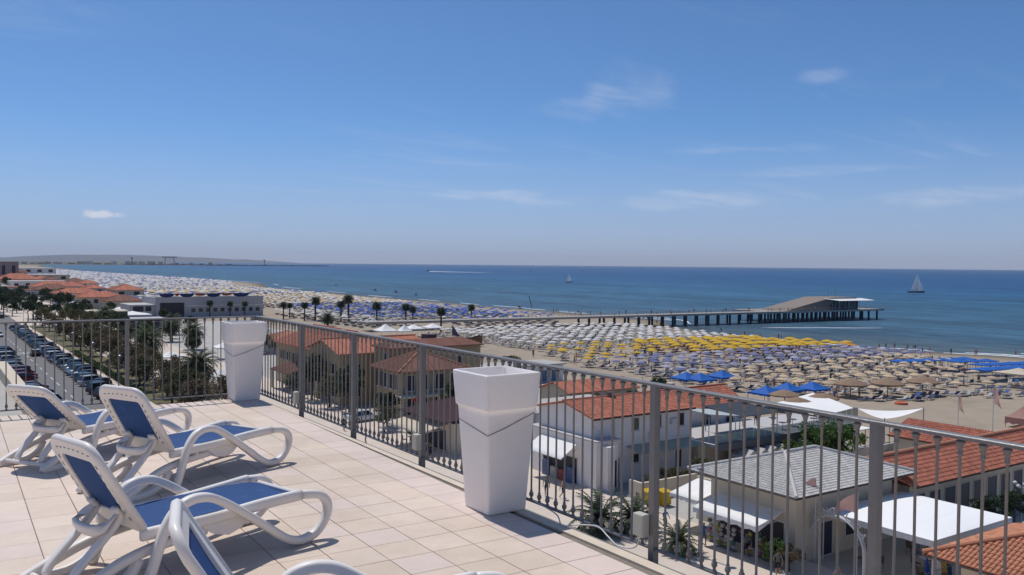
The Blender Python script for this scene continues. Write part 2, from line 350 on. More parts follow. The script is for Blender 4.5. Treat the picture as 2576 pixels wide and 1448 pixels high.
# streets below
ASPH = M('asphalt', (0.16, 0.155, 0.155), rough=0.9, var=0.10, scale=0.5, bump=0.3, bscale=12, stain=((0.16, 0.155, 0.15), 0.12, 0.5, 0.8, 0.5))
PAVE = M('pink_paving', (0.60, 0.51, 0.43), rough=0.85, var=0.08, scale=0.4, bump=0.3, bscale=6, stain=((0.48, 0.41, 0.35), 0.15, 0.5, 0.75, 0.5))
CONC = M('concrete', (0.42, 0.40, 0.37), rough=0.9, var=0.10, scale=0.4, stain=((0.3, 0.285, 0.27), 0.2, 0.5, 0.8, 0.5))
put('road', MB().quad((11.5, -120, 0.006), (25.8, -120, 0.006), (25.8, 1500, 0.006), (11.5, 1500, 0.006)).mesh('road', ASPH), kind='structure')
put('pavement', MB().box(4.6, 11.5, -60, 900, -0.3, 0.13).mesh('pavement', CONC), kind='structure')
prom = put('promenade', MB().box(25.8, 49.6, -60, 900, -0.3, 0.13).mesh('promenade', PAVE), kind='structure')
put('forecourt', MB().quad((49.6, -60, 0.012), (88, -60, 0.012), (88, 300, 0.012), (49.6, 300, 0.012)).mesh('forecourt', CONC), kind='structure')
put('garden_bed', MB().box(27.0, 31.5, 100, 300, 0.1, 0.22).mesh('garden_bed', M('garden_soil', (0.13, 0.115, 0.06), rough=1, var=0.3, scale=0.8)), kind='structure')
mk = M('road_paint', (0.62, 0.62, 0.60), rough=0.8, var=0.2, scale=2)
q = MB()
for i in range(60): q.quad((18.35, 100 + i * 8, 0.012), (18.5, 100 + i * 8, 0.012), (18.5, 103.5 + i * 8, 0.012), (18.35, 103.5 + i * 8, 0.012))
for yy in (212, 214.4): q.quad((11.8, yy, 0.011), (20.6, yy, 0.011), (20.6, yy + .5, 0.011), (11.8, yy + .5, 0.011))
put('road_marking', q.mesh('road_marking', mk), kind='structure')

# ================================================================== THE TERRACE (built in units of its own, K metres each)
K = 1.2
TZ = CAM_H - 1.65 * K
def tl(x, y, z=0.0): return Vector((x * K, y * K, TZ + z * K))
def tthing(name, label, cat, x, y, z=0, rz=0.0, group=None):
    o = thing(name, label, cat, tl(x, y, z), rz, group); o.scale = (K, K, K); return o
random.seed(21)
STONE = [M('beige_tile', (0.70, 0.565, 0.46), rough=0.55, var=0.05, scale=9, rnd=0.05, bump=0.12, bscale=60, stain=((0.47, 0.38, 0.28), 0.55, 0.44, 0.68, 0.62)),
         M('sand_tile', (0.715, 0.585, 0.485), rough=0.55, var=0.05, scale=9, rnd=0.05, bump=0.12, bscale=60, stain=((0.50, 0.41, 0.31), 0.55, 0.44, 0.68, 0.62)),
         M('rose_tile', (0.705, 0.575, 0.505), rough=0.55, var=0.05, scale=9, rnd=0.04, bump=0.12, bscale=60, stain=((0.52, 0.43, 0.36), 0.55, 0.44, 0.68, 0.62))]
GROUT = M('grout', (0.23, 0.195, 0.16), rough=0.95, var=0.15, scale=20)
BORD = M('border_stone', (0.67, 0.57, 0.455), rough=0.6, var=0.08, scale=5, bump=0.15, bscale=40, stain=((0.42, 0.35, 0.25), 3, 0.55, 0.72, 0.55))
XF = Matrix.Translation((0, 0, TZ)) @ Matrix.Scale(K, 4)
floor = put('terrace_floor', None, kind='structure'); floor.location = (0, 0, TZ); floor.scale = (K, K, K)
put('slab', MB().box(-3, 3.37, -3, 10.66, -0.25, -0.012).mesh('slab', GROUT), floor)
put('outer_ledge', MB().box(3.371, 3.56, -3, 10.88, -0.30, -0.085).box(-3, 3.371, 10.661, 10.88, -0.30, -0.085).mesh('outer_ledge', M('ledge_concrete', (0.20, 0.19, 0.18), rough=0.9, var=0.2, scale=6)), floor)
put('border_strip', MB().prism([(3.235, -3, -0.011), (3.366, -3, -0.011), (3.366, 10.655, -0.011), (3.372 - 0.03, 10.655, -0.011)], (0, 0, 0.013)).mesh('border_strip', BORD), floor)
PT = 0.27; ang = 0.0205; rd = Vector((math.cos(ang), -math.sin(ang), 0)); cdn = Vector((math.sin(ang), math.cos(ang), 0)); O = Vector((2.98, 4.90, 0))
def tile_mesh(mat):
    q = MB(); a, b = PT / 2 - 0.0022, PT / 2 - 0.0050
    q.add([(-a, -a, -0.011), (a, -a, -0.011), (a, a, -0.011), (-a, a, -0.011), (-a, -a, -0.0016), (a, -a, -0.0016), (a, a, -0.0016), (-a, a, -0.0016), (-b, -b, 0), (b, -b, 0), (b, b, 0), (-b, b, 0)],
          [(0, 1, 5, 4), (1, 2, 6, 5), (2, 3, 7, 6), (3, 0, 4, 7), (4, 5, 9, 8), (5, 6, 10, 9), (6, 7, 11, 10), (7, 4, 8, 11), (8, 9, 10, 11)])
    return q.mesh('floor_tile', mat)
tms = [tile_mesh(s) for s in STONE]
cand = []
for i in range(-21, 2):
    for j in range(-26, 21):
        c = O + rd * (i - 0.5) * PT + cdn * (j + 0.5) * PT
        if c.x < -2.8 or c.y > 10.54: continue
        cand.append((0 if seen(tl(c.x, c.y), 0.12) else 1, (c.x ** 2 + c.y ** 2), i, j, c))
cand.sort(key=lambda t: t[:2]); rest = MB()
for n_, (_, d2, i, j, c) in enumerate(cand):
    k = 2 if (i == 1 or (i in (-2, -3) and random.random() < 0.25)) else (0 if random.random() < 0.45 else 1)
    if i <= -9 and random.random() < 0.5: k = 2
    if n_ < 300:
        t = put('floor_tile', tms[k], floor, loc=c + Vector((0, 0, U(-0.0006, 0.0006)))); t.rotation_euler = (U(-.0012, .0012), U(-.0012, .0012), -ang + random.choice((0, 1, 2, 3)) * PI / 2)
    else:
        me = tms[k]; r_ = Matrix.Translation(c) @ Matrix.Rotation(-ang, 4, 'Z'); rest.cur = k; rest.add([r_ @ v.co for v in me.vertices], [tuple(p.vertices) for p in me.polygons])
put('floor_tile', rest.mesh('floor_tile', STONE), floor, kind='stuff')

# hotel below the terrace
HW = M('hotel_plaster', (0.62, 0.58, 0.50), rough=0.9, var=0.06, scale=0.5)
t = thing('hotel_building', 'cream hotel block carrying the tiled roof terrace', 'building', (-8, 0, 0))
part('wall', MB().box(-20, 4.2, -20, 13.0, 0, TZ - 0.37), HW, t)
part('unseen_bounce_wall', MB().box(-16, 3.6, -12, -3.4, TZ, TZ + 3.4), M('bounce_wall_plaster', (0.78, 0.72, 0.64), rough=0.9, var=0.05, scale=0.5), t)  # added out of view so its sunlit face bounces warm light onto the planters

# ---- railings
RAIL = M('grey_painted_iron', (0.215, 0.205, 0.20), rough=0.42, metal=0.15, var=0.08, scale=12, bump=0.1, bscale=80, stain=((0.15, 0.11, 0.08), 9, 0.66, 0.76, 0.6))
RH = 0.985
def baluster_mesh():
    q = MB(); q.sm = True
    q.lathe([(0.012, 0.035), (0.012, 0.05), (0.0075, 0.054), (0.0085, 0.062), (0.0145, 0.070), (0.0165, 0.080), (0.0145, 0.090), (0.008, 0.098), (0.0112, 0.104), (0.0066, 0.110),
             (0.0064, 0.90), (0.0105, 0.904), (0.0105, 0.910), (0.0085, 0.914), (0.0095, 0.925), (0.0125, 0.940), (0.0185, 0.952), (0.0185, 0.958), (0.012, 0.960), (0.012, 0.968)], 8)
    return q.mesh('baluster', RAIL)
bal = baluster_mesh()
def railing(label, p0, p1, posts, pitch_n, first_vis):
    """p0->p1 run in terrace units"""
    p0, p1 = Vector((*p0, 0)), Vector((*p1, 0)); d = (p1 - p0).normalized(); n = Vector((-d.y, d.x, 0)); ln = (p1 - p0).length
    t = tthing('metal_railing', label, 'railing', p0.x, p0.y, 0)
    def bar(name, a, b, z0, z1, hw):
        q = MB(); c = 0.004
        sec = [(-hw, z0), (hw, z0), (hw, z1 - c), (hw - c, z1), (-hw + c, z1), (-hw, z1 - c)]
        q.prism([d * a + n * y + Vector((0, 0, z)) for y, z in sec], d * (b - a)); return lpart(name, q, RAIL, t)
    bar('top_rail', -0.02, ln + 0.02, 0.968, RH, 0.024)
    bar('bottom_rail', 0.0, ln, 0.030, 0.044, 0.012)
    pm = None
    for s in posts:
        if pm is None:
            q = MB(); q.prism([(-.021, -.021, -0.085), (.021, -.021, -0.085), (.021, .021, -0.085), (-.021, .021, -0.085)], (0, 0, 0.985 + 0.068))
            q.prism([(-.045, -.045, -0.085), (.045, -.045, -0.085), (.045, .045, -0.085), (-.045, .045, -0.085)], (0, 0, 0.012)); pm = q.mesh('post', RAIL)
        put('post', pm, t, loc=d * s, rz=math.atan2(d.y, d.x))
    for a, b in zip(posts, posts[1:]):
        for k in range(1, pitch_n):
            s = a + (b - a) * k / pitch_n
            if s < first_vis: continue
            put('baluster', bal, t, loc=d * s, rz=U(0, 1)).rotation_euler = (U(-.0035, .0035), U(-.0035, .0035), U(0, 1))
    return t
railing('long grey iron railing with turned balusters along the seaward terrace edge', (3.46, -0.9), (3.46, 10.76),
        [0.9 + 2.26 + 1.39 * k for k in range(-2, 6)] + [11.64], 15, 1.45)
railing('grey iron railing along the far left end of the terrace behind the loungers', (-1.9, 10.76), (3.43, 10.76), [0.0, 0.98, 2.475, 3.865, 5.31], 15, 1.6)

# ---- planters
PLAST = M('white_plastic', (0.93, 0.875, 0.84), rough=0.42, var=0.03, scale=3, spec=0.4, bump=0.04, bscale=90, stain=((0.55, 0.52, 0.48), 5, 0.66, 0.85, 0.15), sss=0.25)
CORD = M('dark_cord', (0.06, 0.06, 0.06), rough=0.8, var=0.1)
def rsq(h, r, z, n=4):
    out = []
    for cx, cy, a0 in ((1, 1, 0), (-1, 1, PI / 2), (-1, -1, PI), (1, -1, 1.5 * PI)):
        for i in range(n + 1): a = a0 + PI / 2 * i / n; out.append((cx * (h - r) + r * math.cos(a), cy * (h - r) + r * math.sin(a), z))
    return out
def planter(x, y, rz, label):
    t = tthing('tall_planter', label, 'planter', x, y, 0, rz)
    q = MB(); q.sm = True
    lv = [(0.146, 0.0), (0.152, 0.004), (0.169, 0.30), (0.190, 0.66), (0.192, 0.690), (0.198, 0.698), (0.2045, 0.703), (0.2195, 0.920), (0.2195, 0.928), (0.216, 0.932), (0.200, 0.932), (0.197, 0.928), (0.186, 0.70), (0.184, 0.68)]
    n = 20
    for h, z in lv: q.v += [Vector(p) for p in rsq(h, 0.018, z)]
    for i in range(len(lv) - 1):
        for k in range(n): q.f.append([i * n + k, i * n + (k + 1) % n, (i + 1) * n + (k + 1) % n, (i + 1) * n + k]); q.mi.append(0); q.smooth.append(True)
    q.f.append(list(range(n))[::-1]); q.f.append([(len(lv) - 1) * n + k for k in range(n)]); q.mi += [0, 0]; q.smooth += [False, False]
    b = lpart('pot', q, PLAST, t)
    md = b.modifiers.new('edge', 'EDGE_SPLIT'); md.split_angle = math.radians(35)
    g = MB(); zz = lambda a: a
    g.tube([(0.20, 0.186, 0.66), (-0.186, 0.190, 0.60), (-0.186, -0.10, 0.55), (-0.1855, -0.1855, 0.535), (-0.05, -0.189, 0.575), (0.194, -0.196, 0.665), (0.235, -0.10, 0.70)], 0.0022, 5)
    lpart('cord', g, CORD, t); return t
planter(3.228, 4.95, 0, 'tall white square planter with dark cord, nearer one, at the middle of the railing')
planter(3.232, 10.53, 0.0, 'tall white square planter with dark cord standing in the terrace corner')

# ---- junction boxes and cable
BOXM = M('cream_plastic', (0.52, 0.51, 0.44), rough=0.5, var=0.05)
for y, lab, s in ((3.70, 'largest cream cable box on the railing post right of the near planter', 1.0), (6.43, 'cream cable box low on the railing post left of the near planter', 0.9), (9.24, 'small cream cable box on railing post nearest the corner planter', 0.85)):
    t = tthing('junction_box', lab, 'cable box', 3.408, y, 0.17)
    q = MB(); q.prism([(-.024 * s, -.042 * s, -.065), (.028, -.042 * s, -.065), (.028, .042 * s, -.065), (-.024 * s, .042 * s, -.065)], (0, 0, .13)); b = lpart('box', q, BOXM, t)
    md = b.modifiers.new('bevel', 'BEVEL'); md.width = 0.005; md.segments = 2
    q = MB(); q.box(-.0275 * s, -.0245 * s, -.037 * s, .037 * s, -.058, .058); lpart('lid', q, BOXM, t)
def cmr(pts, n=6):
    pts = [Vector(p) for p in pts]; P = [pts[0] * 2 - pts[1]] + pts + [pts[-1] * 2 - pts[-2]]; out = []
    for i in range(1, len(P) - 2):
        for k in range(n):
            t = k / n; a, b, c, d = P[i - 1], P[i], P[i + 1], P[i + 2]
            out.append(0.5 * (2 * b + (c - a) * t + (2 * a - 5 * b + 4 * c - d) * t * t + (3 * b - a - 3 * c + d) * t ** 3))
    return out + [pts[-1]]
WC = M('white_cable', (0.62, 0.62, 0.60), rough=0.5, var=0.05)
q = MB(); q.tube(cmr([(3.41, 3.70, 0.11), (3.40, 3.74, 0.03), (3.38, 3.86, 0.008), (3.42, 4.0, 0.02), (3.44, 4.12, 0.045), (3.40, 4.25, 0.03), (3.35, 4.36, 0.007), (3.42, 4.52, 0.03), (3.44, 4.8, 0.05)]), 0.0045, 6)
q.v = [XF @ p for p in q.v]
put('electric_cable', q.mesh('electric_cable', WC), label='white electric cable looping along the foot of the railing', cat='cable')

# ---- sun loungers
LW = M('lounger_white', (0.88, 0.835, 0.79), rough=0.38, var=0.04, scale=5, stain=((0.52, 0.50, 0.46), 6, 0.62, 0.85, 0.3), sub=0.08)
LB = M('lounger_blue_mesh', (0.027, 0.076, 0.215), rough=0.75, var=0.10, scale=7, bump=0.25, bscale=250, spec=0.2, stain=((0.10, 0.20, 0.42), 6, 0.58, 0.80, 0.45), sub=0.03)
DK = M('slot_dark', (0.12, 0.11, 0.10), rough=0.9, var=0)
W = 0.58
def lounger(x, y, rz, bx, bz, label):
    t = tthing('sun_lounger', label, 'sun lounger', x, y, 0, rz)
    for yy, s in ((0.0, 1), (W, -1)):
        q = MB(); q.sm = True
        path = cmr([(-.035, yy, .006), (.005, yy, .11), (.065, yy, .275), (.125, yy, .362), (.195, yy, .400), (.275, yy, .405), (.36, yy, .378), (.50, yy, .288), (.65, yy, .178), (.78, yy, .080), (.86, yy, .038), (.935, yy, .026),
                    (1.02, yy, .050), (1.085, yy, .112), (1.108, yy, .180), (1.085, yy, .238), (1.03, yy + .006 * s, .272), (.93, yy + .02 * s, .287)], 4)
        q.ribbon(path, 0.050, 0.046); a = lpart('armrest', q, LW, t)
        q = MB(); q.sm = True
        q.ribbon(cmr([(.93, yy + .02 * s, .287), (.70, yy + .045 * s, .278), (.4, yy + .055 * s, .262), (.1, yy + .055 * s, .262), (-.03, yy + .055 * s, .262)], 4), 0.040, 0.058); lpart('side_rail', q, LW, t)
        q = MB(); q.sm = True
        q.ribbon(cmr([(.34, yy + .075 * s, .205), (.10, yy + .075 * s, .185), (-.10, yy + .07 * s, .150), (-.26, yy + .06 * s, .092), (-.37, yy + .05 * s, .045), (-.415, yy + .05 * s, .024), (-.36, yy + .05 * s, .016), (-.20, yy + .06 * s, .020), (-.08, yy + .07 * s, .07), (-.03, yy + .07 * s, .14)], 4), 0.050, 0.046)
        lpart('rear_leg', q, LW, t)
        q = MB(); q.prism([(.30, yy + .05 * s, .235), (.62, yy + .05 * s, .245), (.55, yy + .05 * s, .175), (.47, yy + .05 * s, .15), (.38, yy + .05 * s, .175)], (0, .03 * s, 0)); lpart('side_plate', q, LW, t)
    q = MB(); q.sm = True; nx, ny = 14, 6
    for i in range(nx + 1):
        for j in range(ny + 1):
            xx = -.01 + 1.0 * i / nx; zz = .282 + .012 * math.sin(PI * i / nx) - (0.020 * ((xx - .86) / .13) ** 2 if xx > .86 else 0); e = 1 - (2 * j / ny - 1) ** 2
            q.v.append(Vector((xx, .062 + (W - .124) * j / ny, zz - .012 * e)))
    for i in range(nx):
        for j in range(ny): a = i * (ny + 1) + j; q.f.append([a, a + ny + 1, a + ny + 2, a + 1]); q.mi.append(0); q.smooth.append(True)
    lpart('seat_sling', q, LB, t)
    for xx, zz, rr in ((.99, .262, .014), (-.37, .045, .016), (.2, .22, .012)): lpart('cross_bar', MB().tube([(xx, .04, zz), (xx, W - .04, zz)], rr, 8), LW, t)
    # backrest
    Lb = math.hypot(bx, bz - .275); ux = Vector((-bx, 0, bz - .275)) / Lb; nr = Vector((-ux.z, 0, ux.x)) * -1   # nr points to the front side
    def bp(yv, s, d=0.0):
        bow = -0.018 * math.sin(PI * min(1, s / Lb)); return Vector((0, 0, .275)) + ux * s + Vector((0, yv, 0)) + nr * (d + bow)
    def loop(y0, y1, s0, s1, r0, r1, n=5):
        out = []
        for cy, cs, a0, r in ((y1 - r1, s1 - r1, 0, r1), (y0 + r1, s1 - r1, PI / 2, r1), (y0 + r0, s0 + r0, PI, r0), (y1 - r0, s0 + r0, 1.5 * PI, r0)):
            for i in range(n + 1): a = a0 + PI / 2 * i / n; out.append((cy + r * math.cos(a), cs + r * math.sin(a)))
        return out
    lo = loop(.055, W - .055, -.01, Lb, .02, .085); li = loop(.118, W - .118, .115, Lb - .078, .03, .03)
    # top edge bulges upwards like a shallow arch
    lo = [(a, b + (.018 * (1 - ((a - W / 2) / (W / 2 - .05)) ** 2) if b > Lb * .8 else 0)) for a, b in lo]
    q = MB(); q.sm = True; n = len(lo)
    for lp, d in ((lo, .014), (lo, -.014), (li, -.012), (li, .012)): q.v += [bp(a, b, d) for a, b in lp]
    for r_ in range(4):
        for k in range(n): a, b = r_ * n, ((r_ + 1) % 4) * n; q.f.append([a + k, a + (k + 1) % n, b + (k + 1) % n, b + k]); q.mi.append(0); q.smooth.append(False)
    fr = lpart('back_frame', q, LW, t); md = fr.modifiers.new('bevel', 'BEVEL'); md.width = .006; md.segments = 2; md.limit_method = 'ANGLE'
    # rolled rim round the outside
    q = MB(); q.sm = True; rim = [bp(a, b, 0) for a, b in lo]; k0 = next(i for i in range(n) if lo[i][1] < .1); rim2 = [bp(a, b, 0.002) for a, b in lo if True]
    idx = [i for i in range(n) if lo[i][1] > .04]; st = [i for i in idx if lo[i][0] > W / 2] ; en = [i for i in idx if lo[i][0] <= W / 2]
    seq = [bp(W - .055, .03, 0)] + [rim2[i] for i in st if lo[i][1] > .2] + [rim2[i] for i in en if lo[i][1] > .2] + [bp(.055, .03, 0)]
    q.tube(seq, .0205, 8); lpart('back_rim', q, LW, fr)
    q = MB(); q.sm = True; m_ = 8
    for i in range(m_ + 1):
        for j in range(5): q.v.append(bp(.105 + (W - .21) * j / 4, .085 + (Lb - .155) * i / m_, .004 - .010 * (1 - (j / 2 - 1) ** 2)))
    for i in range(m_):
        for j in range(4): a = i * 5 + j; q.f.append([a, a + 1, a + 6, a + 5]); q.mi.append(0); q.smooth.append(True)
    lpart('back_sling', q, LB, t)
    q = MB()
    def slot(a, b, hor):
        c = bp(a, b, -.0135); e1 = Vector((0, .009 if hor else .003, 0)); e2 = ux * (.003 if hor else .011); q.prism([c - e1 - e2, c + e1 - e2, c + e1 + e2, c - e1 + e2], nr * -.0016)
    for i in range(8): slot(.12 + (W - .24) * i / 7, Lb - .036 + .012 * (1 - ((i - 3.5) / 3.5) ** 2), True)
    for i in range(8):
        for a in (.087, W - .087): slot(a, .10 + (Lb - .20) * i / 7, False)
    lpart('slot_row', q, DK, fr, kind='stuff')
    q = MB(); q.sm = True
    for a in (.16, W - .16): q.ribbon(cmr([bp(a, .17, -.02), bp(a, .10, -.045), (-.30, a, .13), (-.345, a, .06)], 4), .055, .030)
    q.ribbon(cmr([bp(.16, .13, -.028), (-.20, W * .3, bp(0, .07).z - .03), (-.20, W * .7, bp(0, .07).z - .03), bp(W - .16, .13, -.028)], 4), .03, .055, side=(1, 0, .3))
    lpart('back_prop', q, LW, t)
    return t
lounger(0.964, 4.64, math.radians(16.5), .27, .735, 'white sun lounger with faded blue sling, third back from the corner planter, in front')
lounger(1.54, 6.53, math.radians(26.5), .27, .735, 'white and blue sun lounger with upright back, middle one of the back pair')
lounger(1.157, 7.82, math.radians(34), .37, .635, 'white and blue sun lounger with lower reclined back, farthest left near the railing')
lounger(0.955, 2.885, math.radians(-14), .28, .735, 'nearest white and blue sun lounger cut off by the bottom of the picture')

# ================================================================== BUILDINGS
REDT = M('terracotta', (0.46, 0.165, 0.105), rough=0.85, var=0.10, scale=0.8, isl=0.22, stain=((0.22, 0.10, 0.07), 0.9, 0.55, 0.8, 0.5))
ORGT = M('orange_terracotta', (0.47, 0.20, 0.115), rough=0.85, var=0.10, scale=1.2, isl=0.25, stain=((0.24, 0.13, 0.09), 1.5, 0.55, 0.8, 0.5))
OLDT = M('aged_terracotta', (0.23, 0.105, 0.078), rough=0.9, var=0.14, scale=0.6, isl=0.2, stain=((0.15, 0.10, 0.08), 0.7, 0.5, 0.75, 0.5))
GRYT = M('grey_tile', (0.55, 0.53, 0.505), rough=0.9, var=0.10, scale=1.5, isl=0.15, stain=((0.34, 0.325, 0.31), 1.2, 0.52, 0.8, 0.5))
MARO = M('maroon_sheet', (0.085, 0.035, 0.045), rough=0.7, var=0.10, scale=1.0, isl=0.08)
WPLA = M('white_plaster', (0.80, 0.755, 0.715), rough=0.9, var=0.05, scale=0.6, bump=0.1, bscale=8, stain=((0.60, 0.57, 0.54), 0.35, 0.52, 0.8, 0.5))
CPLA = M('cream_plaster', (0.62, 0.54, 0.42), rough=0.9, var=0.06, scale=0.6, stain=((0.36, 0.31, 0.23), 0.4, 0.55, 0.8, 0.45))
YPLA = M('ochre_plaster', (0.42, 0.32, 0.185), rough=0.9, var=0.07, scale=0.5, stain=((0.24, 0.19, 0.12), 0.4, 0.52, 0.8, 0.5))
GPLA = M('grey_plaster', (0.47, 0.455, 0.46), rough=0.9, var=0.06, scale=0.3, stain=((0.37, 0.36, 0.37), 0.2, 0.55, 0.8, 0.4))
GLAS = M('window_glass', (0.03, 0.04, 0.05), rough=0.08, var=0.1, scale=1, spec=0.6)
DARK = M('dark_interior', (0.055, 0.053, 0.06), rough=0.9, var=0.2, scale=1)
FRAM = M('white_frame', (0.62, 0.61, 0.59), rough=0.6, var=0.05)
SHUT = M('brown_shutter', (0.085, 0.06, 0.045), rough=0.7, var=0.15, scale=3)
GSHU = M('green_shutter', (0.035, 0.06, 0.05), rough=0.7, var=0.15, scale=3)
FAB = M('white_awning_cloth', (0.88, 0.87, 0.85), rough=0.85, var=0.03, scale=1.5, sub=0.10)
CRM = M('cream_awning_cloth', (0.66, 0.57, 0.44), rough=0.85, var=0.05, scale=1.2, sub=0.2)
STEEL = M('galvanised_steel', (0.30, 0.31, 0.33), rough=0.45, metal=0.5, var=0.1)
WSTL = M('white_steel', (0.60, 0.60, 0.60), rough=0.5, var=0.06)
GRNG = M('green_glass', (0.28, 0.40, 0.37), rough=0.15, var=0.05, alpha=0.55)
def V(*a): return Vector(a)

def tiles(root, name, poly, mat, pe=0.25, ps=0.36, indiv=0, gutter=True):
    """poly: eave start, eave end, then round the slope; real overlapping tiles laid on a board"""
    P = [Vector(p) for p in poly]; e = (P[1] - P[0]).normalized()
    n = (P[1] - P[0]).cross(P[2] - P[0]).normalized()
    if n.z < 0: n = -n
    s = n.cross(e)
    if s.z < 0: s = -s
    o2 = [((p - P[0]).dot(e), (p - P[0]).dot(s)) for p in P]
    q = MB(); q.prism([p - n * 0.10 for p in P], n * 0.09); bd = part(name, q, mat, root)
    def inside(a, b):
        r = False; j = len(o2) - 1
        for i in range(len(o2)):
            (xi, yi), (xj, yj) = o2[i], o2[j]
            if (yi > b) != (yj > b) and a < (xj - xi) * (b - yi) / (yj - yi) + xi: r = not r
            j = i
        return r
    def one(q, c):
        sec = [(-.5, 0), (-.32, .22), (0, .32), (.32, .22), (.5, 0)]; vs = []
        for l, lift, wd in ((-.02, .035, 1.0), (1.12, .0, .86)):
            for a, b in sec: vs.append(c + e * a * pe * wd + s * l * ps + n * (b * pe + lift))
        q.add(vs, [(k, k + 1, k + 6, k + 5) for k in range(4)] + [(4, 3, 2, 1, 0)])
    spots = []
    a0, a1 = min(p[0] for p in o2), max(p[0] for p in o2); b1 = max(p[1] for p in o2)
    b = 0.0
    while b < b1:
        a = a0 + pe / 2
        while a < a1:
            if inside(a, b + ps * .5): spots.append(P[0] + e * a + s * (b - .04))
            a += pe
        b += ps
    if indiv:
        spots.sort(key=lambda c: (0 if seen(c, 0.0) else 1, (c - V(0, 0, CAM_H)).length)); q = MB(); one(q, V(0, 0, 0)); tm = q.mesh('roof_tile', mat)
        off = V(0, 0, 0); r = bd
        while r is not None: off += r.location; r = r.parent
        for c in spots[:indiv]:
            o = put('roof_tile', tm, bd, loc=c - off + n * U(-.006, .006))
        spots = spots[indiv:]
    if spots:
        q = MB()
        for c in spots: one(q, c + n * U(-.006, .006))
        part('roof_tile', q, mat, bd, kind='stuff')
    if gutter:
        q = MB(); g0, g1 = P[0] - s * .06 - n * .06, P[1] - s * .06 - n * .06; q.tube([g0, g1], .06, 8); part('gutter', q, SHUT, bd)
    return bd
def strips(root, name, poly, mat, pe=0.35):
    """far roofs: a board with the tile courses as raised ribs running down the slope"""
    P = [Vector(p) for p in poly]; e = (P[1] - P[0]).normalized(); n = (P[1] - P[0]).cross(P[2] - P[0]).normalized()
    if n.z < 0: n = -n
    s = n.cross(e)
    if s.z < 0: s = -s
    o2 = [((p - P[0]).dot(e), (p - P[0]).dot(s)) for p in P]
    q = MB(); q.prism([p - n * .12 for p in P], n * .11); bd = part(name, q, mat, root)
    q = MB(); a0, a1 = min(p[0] for p in o2), max(p[0] for p in o2); a = a0 + pe / 2
    while a < a1:
        hit = []
        for i in range(len(o2)):
            (xi, yi), (xj, yj) = o2[i], o2[(i + 1) % len(o2)]
            if (xi > a) != (xj > a): hit.append(yi + (yj - yi) * (a - xi) / (xj - xi))
        if len(hit) >= 2:
            b0, b1 = min(hit), max(hit); c0, c1 = P[0] + e * a + s * b0, P[0] + e * a + s * b1; w_ = pe * .36; h_ = n * pe * .28
            q.add([c0 - e * w_, c0 + h_, c0 + e * w_, c1 - e * w_, c1 + h_, c1 + e * w_], [(0, 1, 4, 3), (1, 2, 5, 4), (2, 1, 0)])
        a += pe
    part('tile_course', q, mat, bd, kind='stuff'); return bd
def ridge(root, pts, mat, r=0.11): part('ridge_cap', MB().tube(pts, r, 8), mat, root)
def win(root, ax, pos, a0, a1, z0, z1, fm=None, gm=None, fw=0.07, name='window', shut=None, sill=True, d=0.05):
    """framed opening on a wall plane facing -X (ax 'x', a = Y) or -Y (ax 'y', a = X)"""
    def P(a, z, o): return V(pos - o, a, z) if ax == 'x' else V(a, pos - o, z)
    q = MB(); L4 = [(a0, z0), (a1, z0), (a1, z1), (a0, z1)]; L5 = [(a0 + fw, z0 + fw), (a1 - fw, z0 + fw), (a1 - fw, z1 - fw), (a0 + fw, z1 - fw)]
    vs = [P(a, z, -.02) for a, z in L4] + [P(a, z, d) for a, z in L4] + [P(a, z, d) for a, z in L5] + [P(a, z, -.02) for a, z in L5]
    fs = [(r * 4 + k, r * 4 + (k + 1) % 4, (r + 1) * 4 + (k + 1) % 4, (r + 1) * 4 + k) for r in range(3) for k in range(4)]
    q.add(vs, fs); f = part(name, q, fm or FRAM, root)
    q = MB(); q.quad(*[P(a, z, .012) for a, z in L5]); part('pane', q, gm or GLAS, f)
    if sill and name == 'window':
        q = MB(); c = [P(a0 - .06, z0 - .06, -.02), P(a1 + .06, z0 - .06, -.02), P(a1 + .06, z0 - .002, -.02), P(a0 - .06, z0 - .002, -.02)]; q.prism(c, (V(-1, 0, 0) if ax == 'x' else V(0, -1, 0)) * .14); part('sill', q, FRAM, f)
    if shut:
        w_ = (a1 - a0) / 2
        for aa, ab in ((a0 - w_, a0 - .01), (a1 + .01, a1 + w_)):
            q = MB(); q.prism([P(aa, z0, 0.004), P(ab, z0, 0.004), P(ab, z1, 0.004), P(aa, z1, 0.004)], (V(-1, 0, 0) if ax == 'x' else V(0, -1, 0)) * .045); part('shutter', q, shut, f)
    return f
def walls(root, x0, x1, y0, y1, z1, mat, z0=0.0, name='wall', gable=None):
    q = MB()
    if gable is None: q.box(x0, x1, y0, y1, z0, z1)
    elif gable[0] == 'x':      # ridge runs along X at y = gable[1], height gable[2]
        q.prism([(x0, y0, z0), (x0, y1, z0), (x0, y1, z1), (x0, gable[1], gable[2]), (x0, y0, z1)], (x1 - x0, 0, 0))
    else:
        q.prism([(x0, y0, z0), (x1, y0, z0), (x1, y0, z1), (gable[1], y0, gable[2]), (x0, y0, z1)], (0, y1 - y0, 0))
    return part(name, q, mat, root)
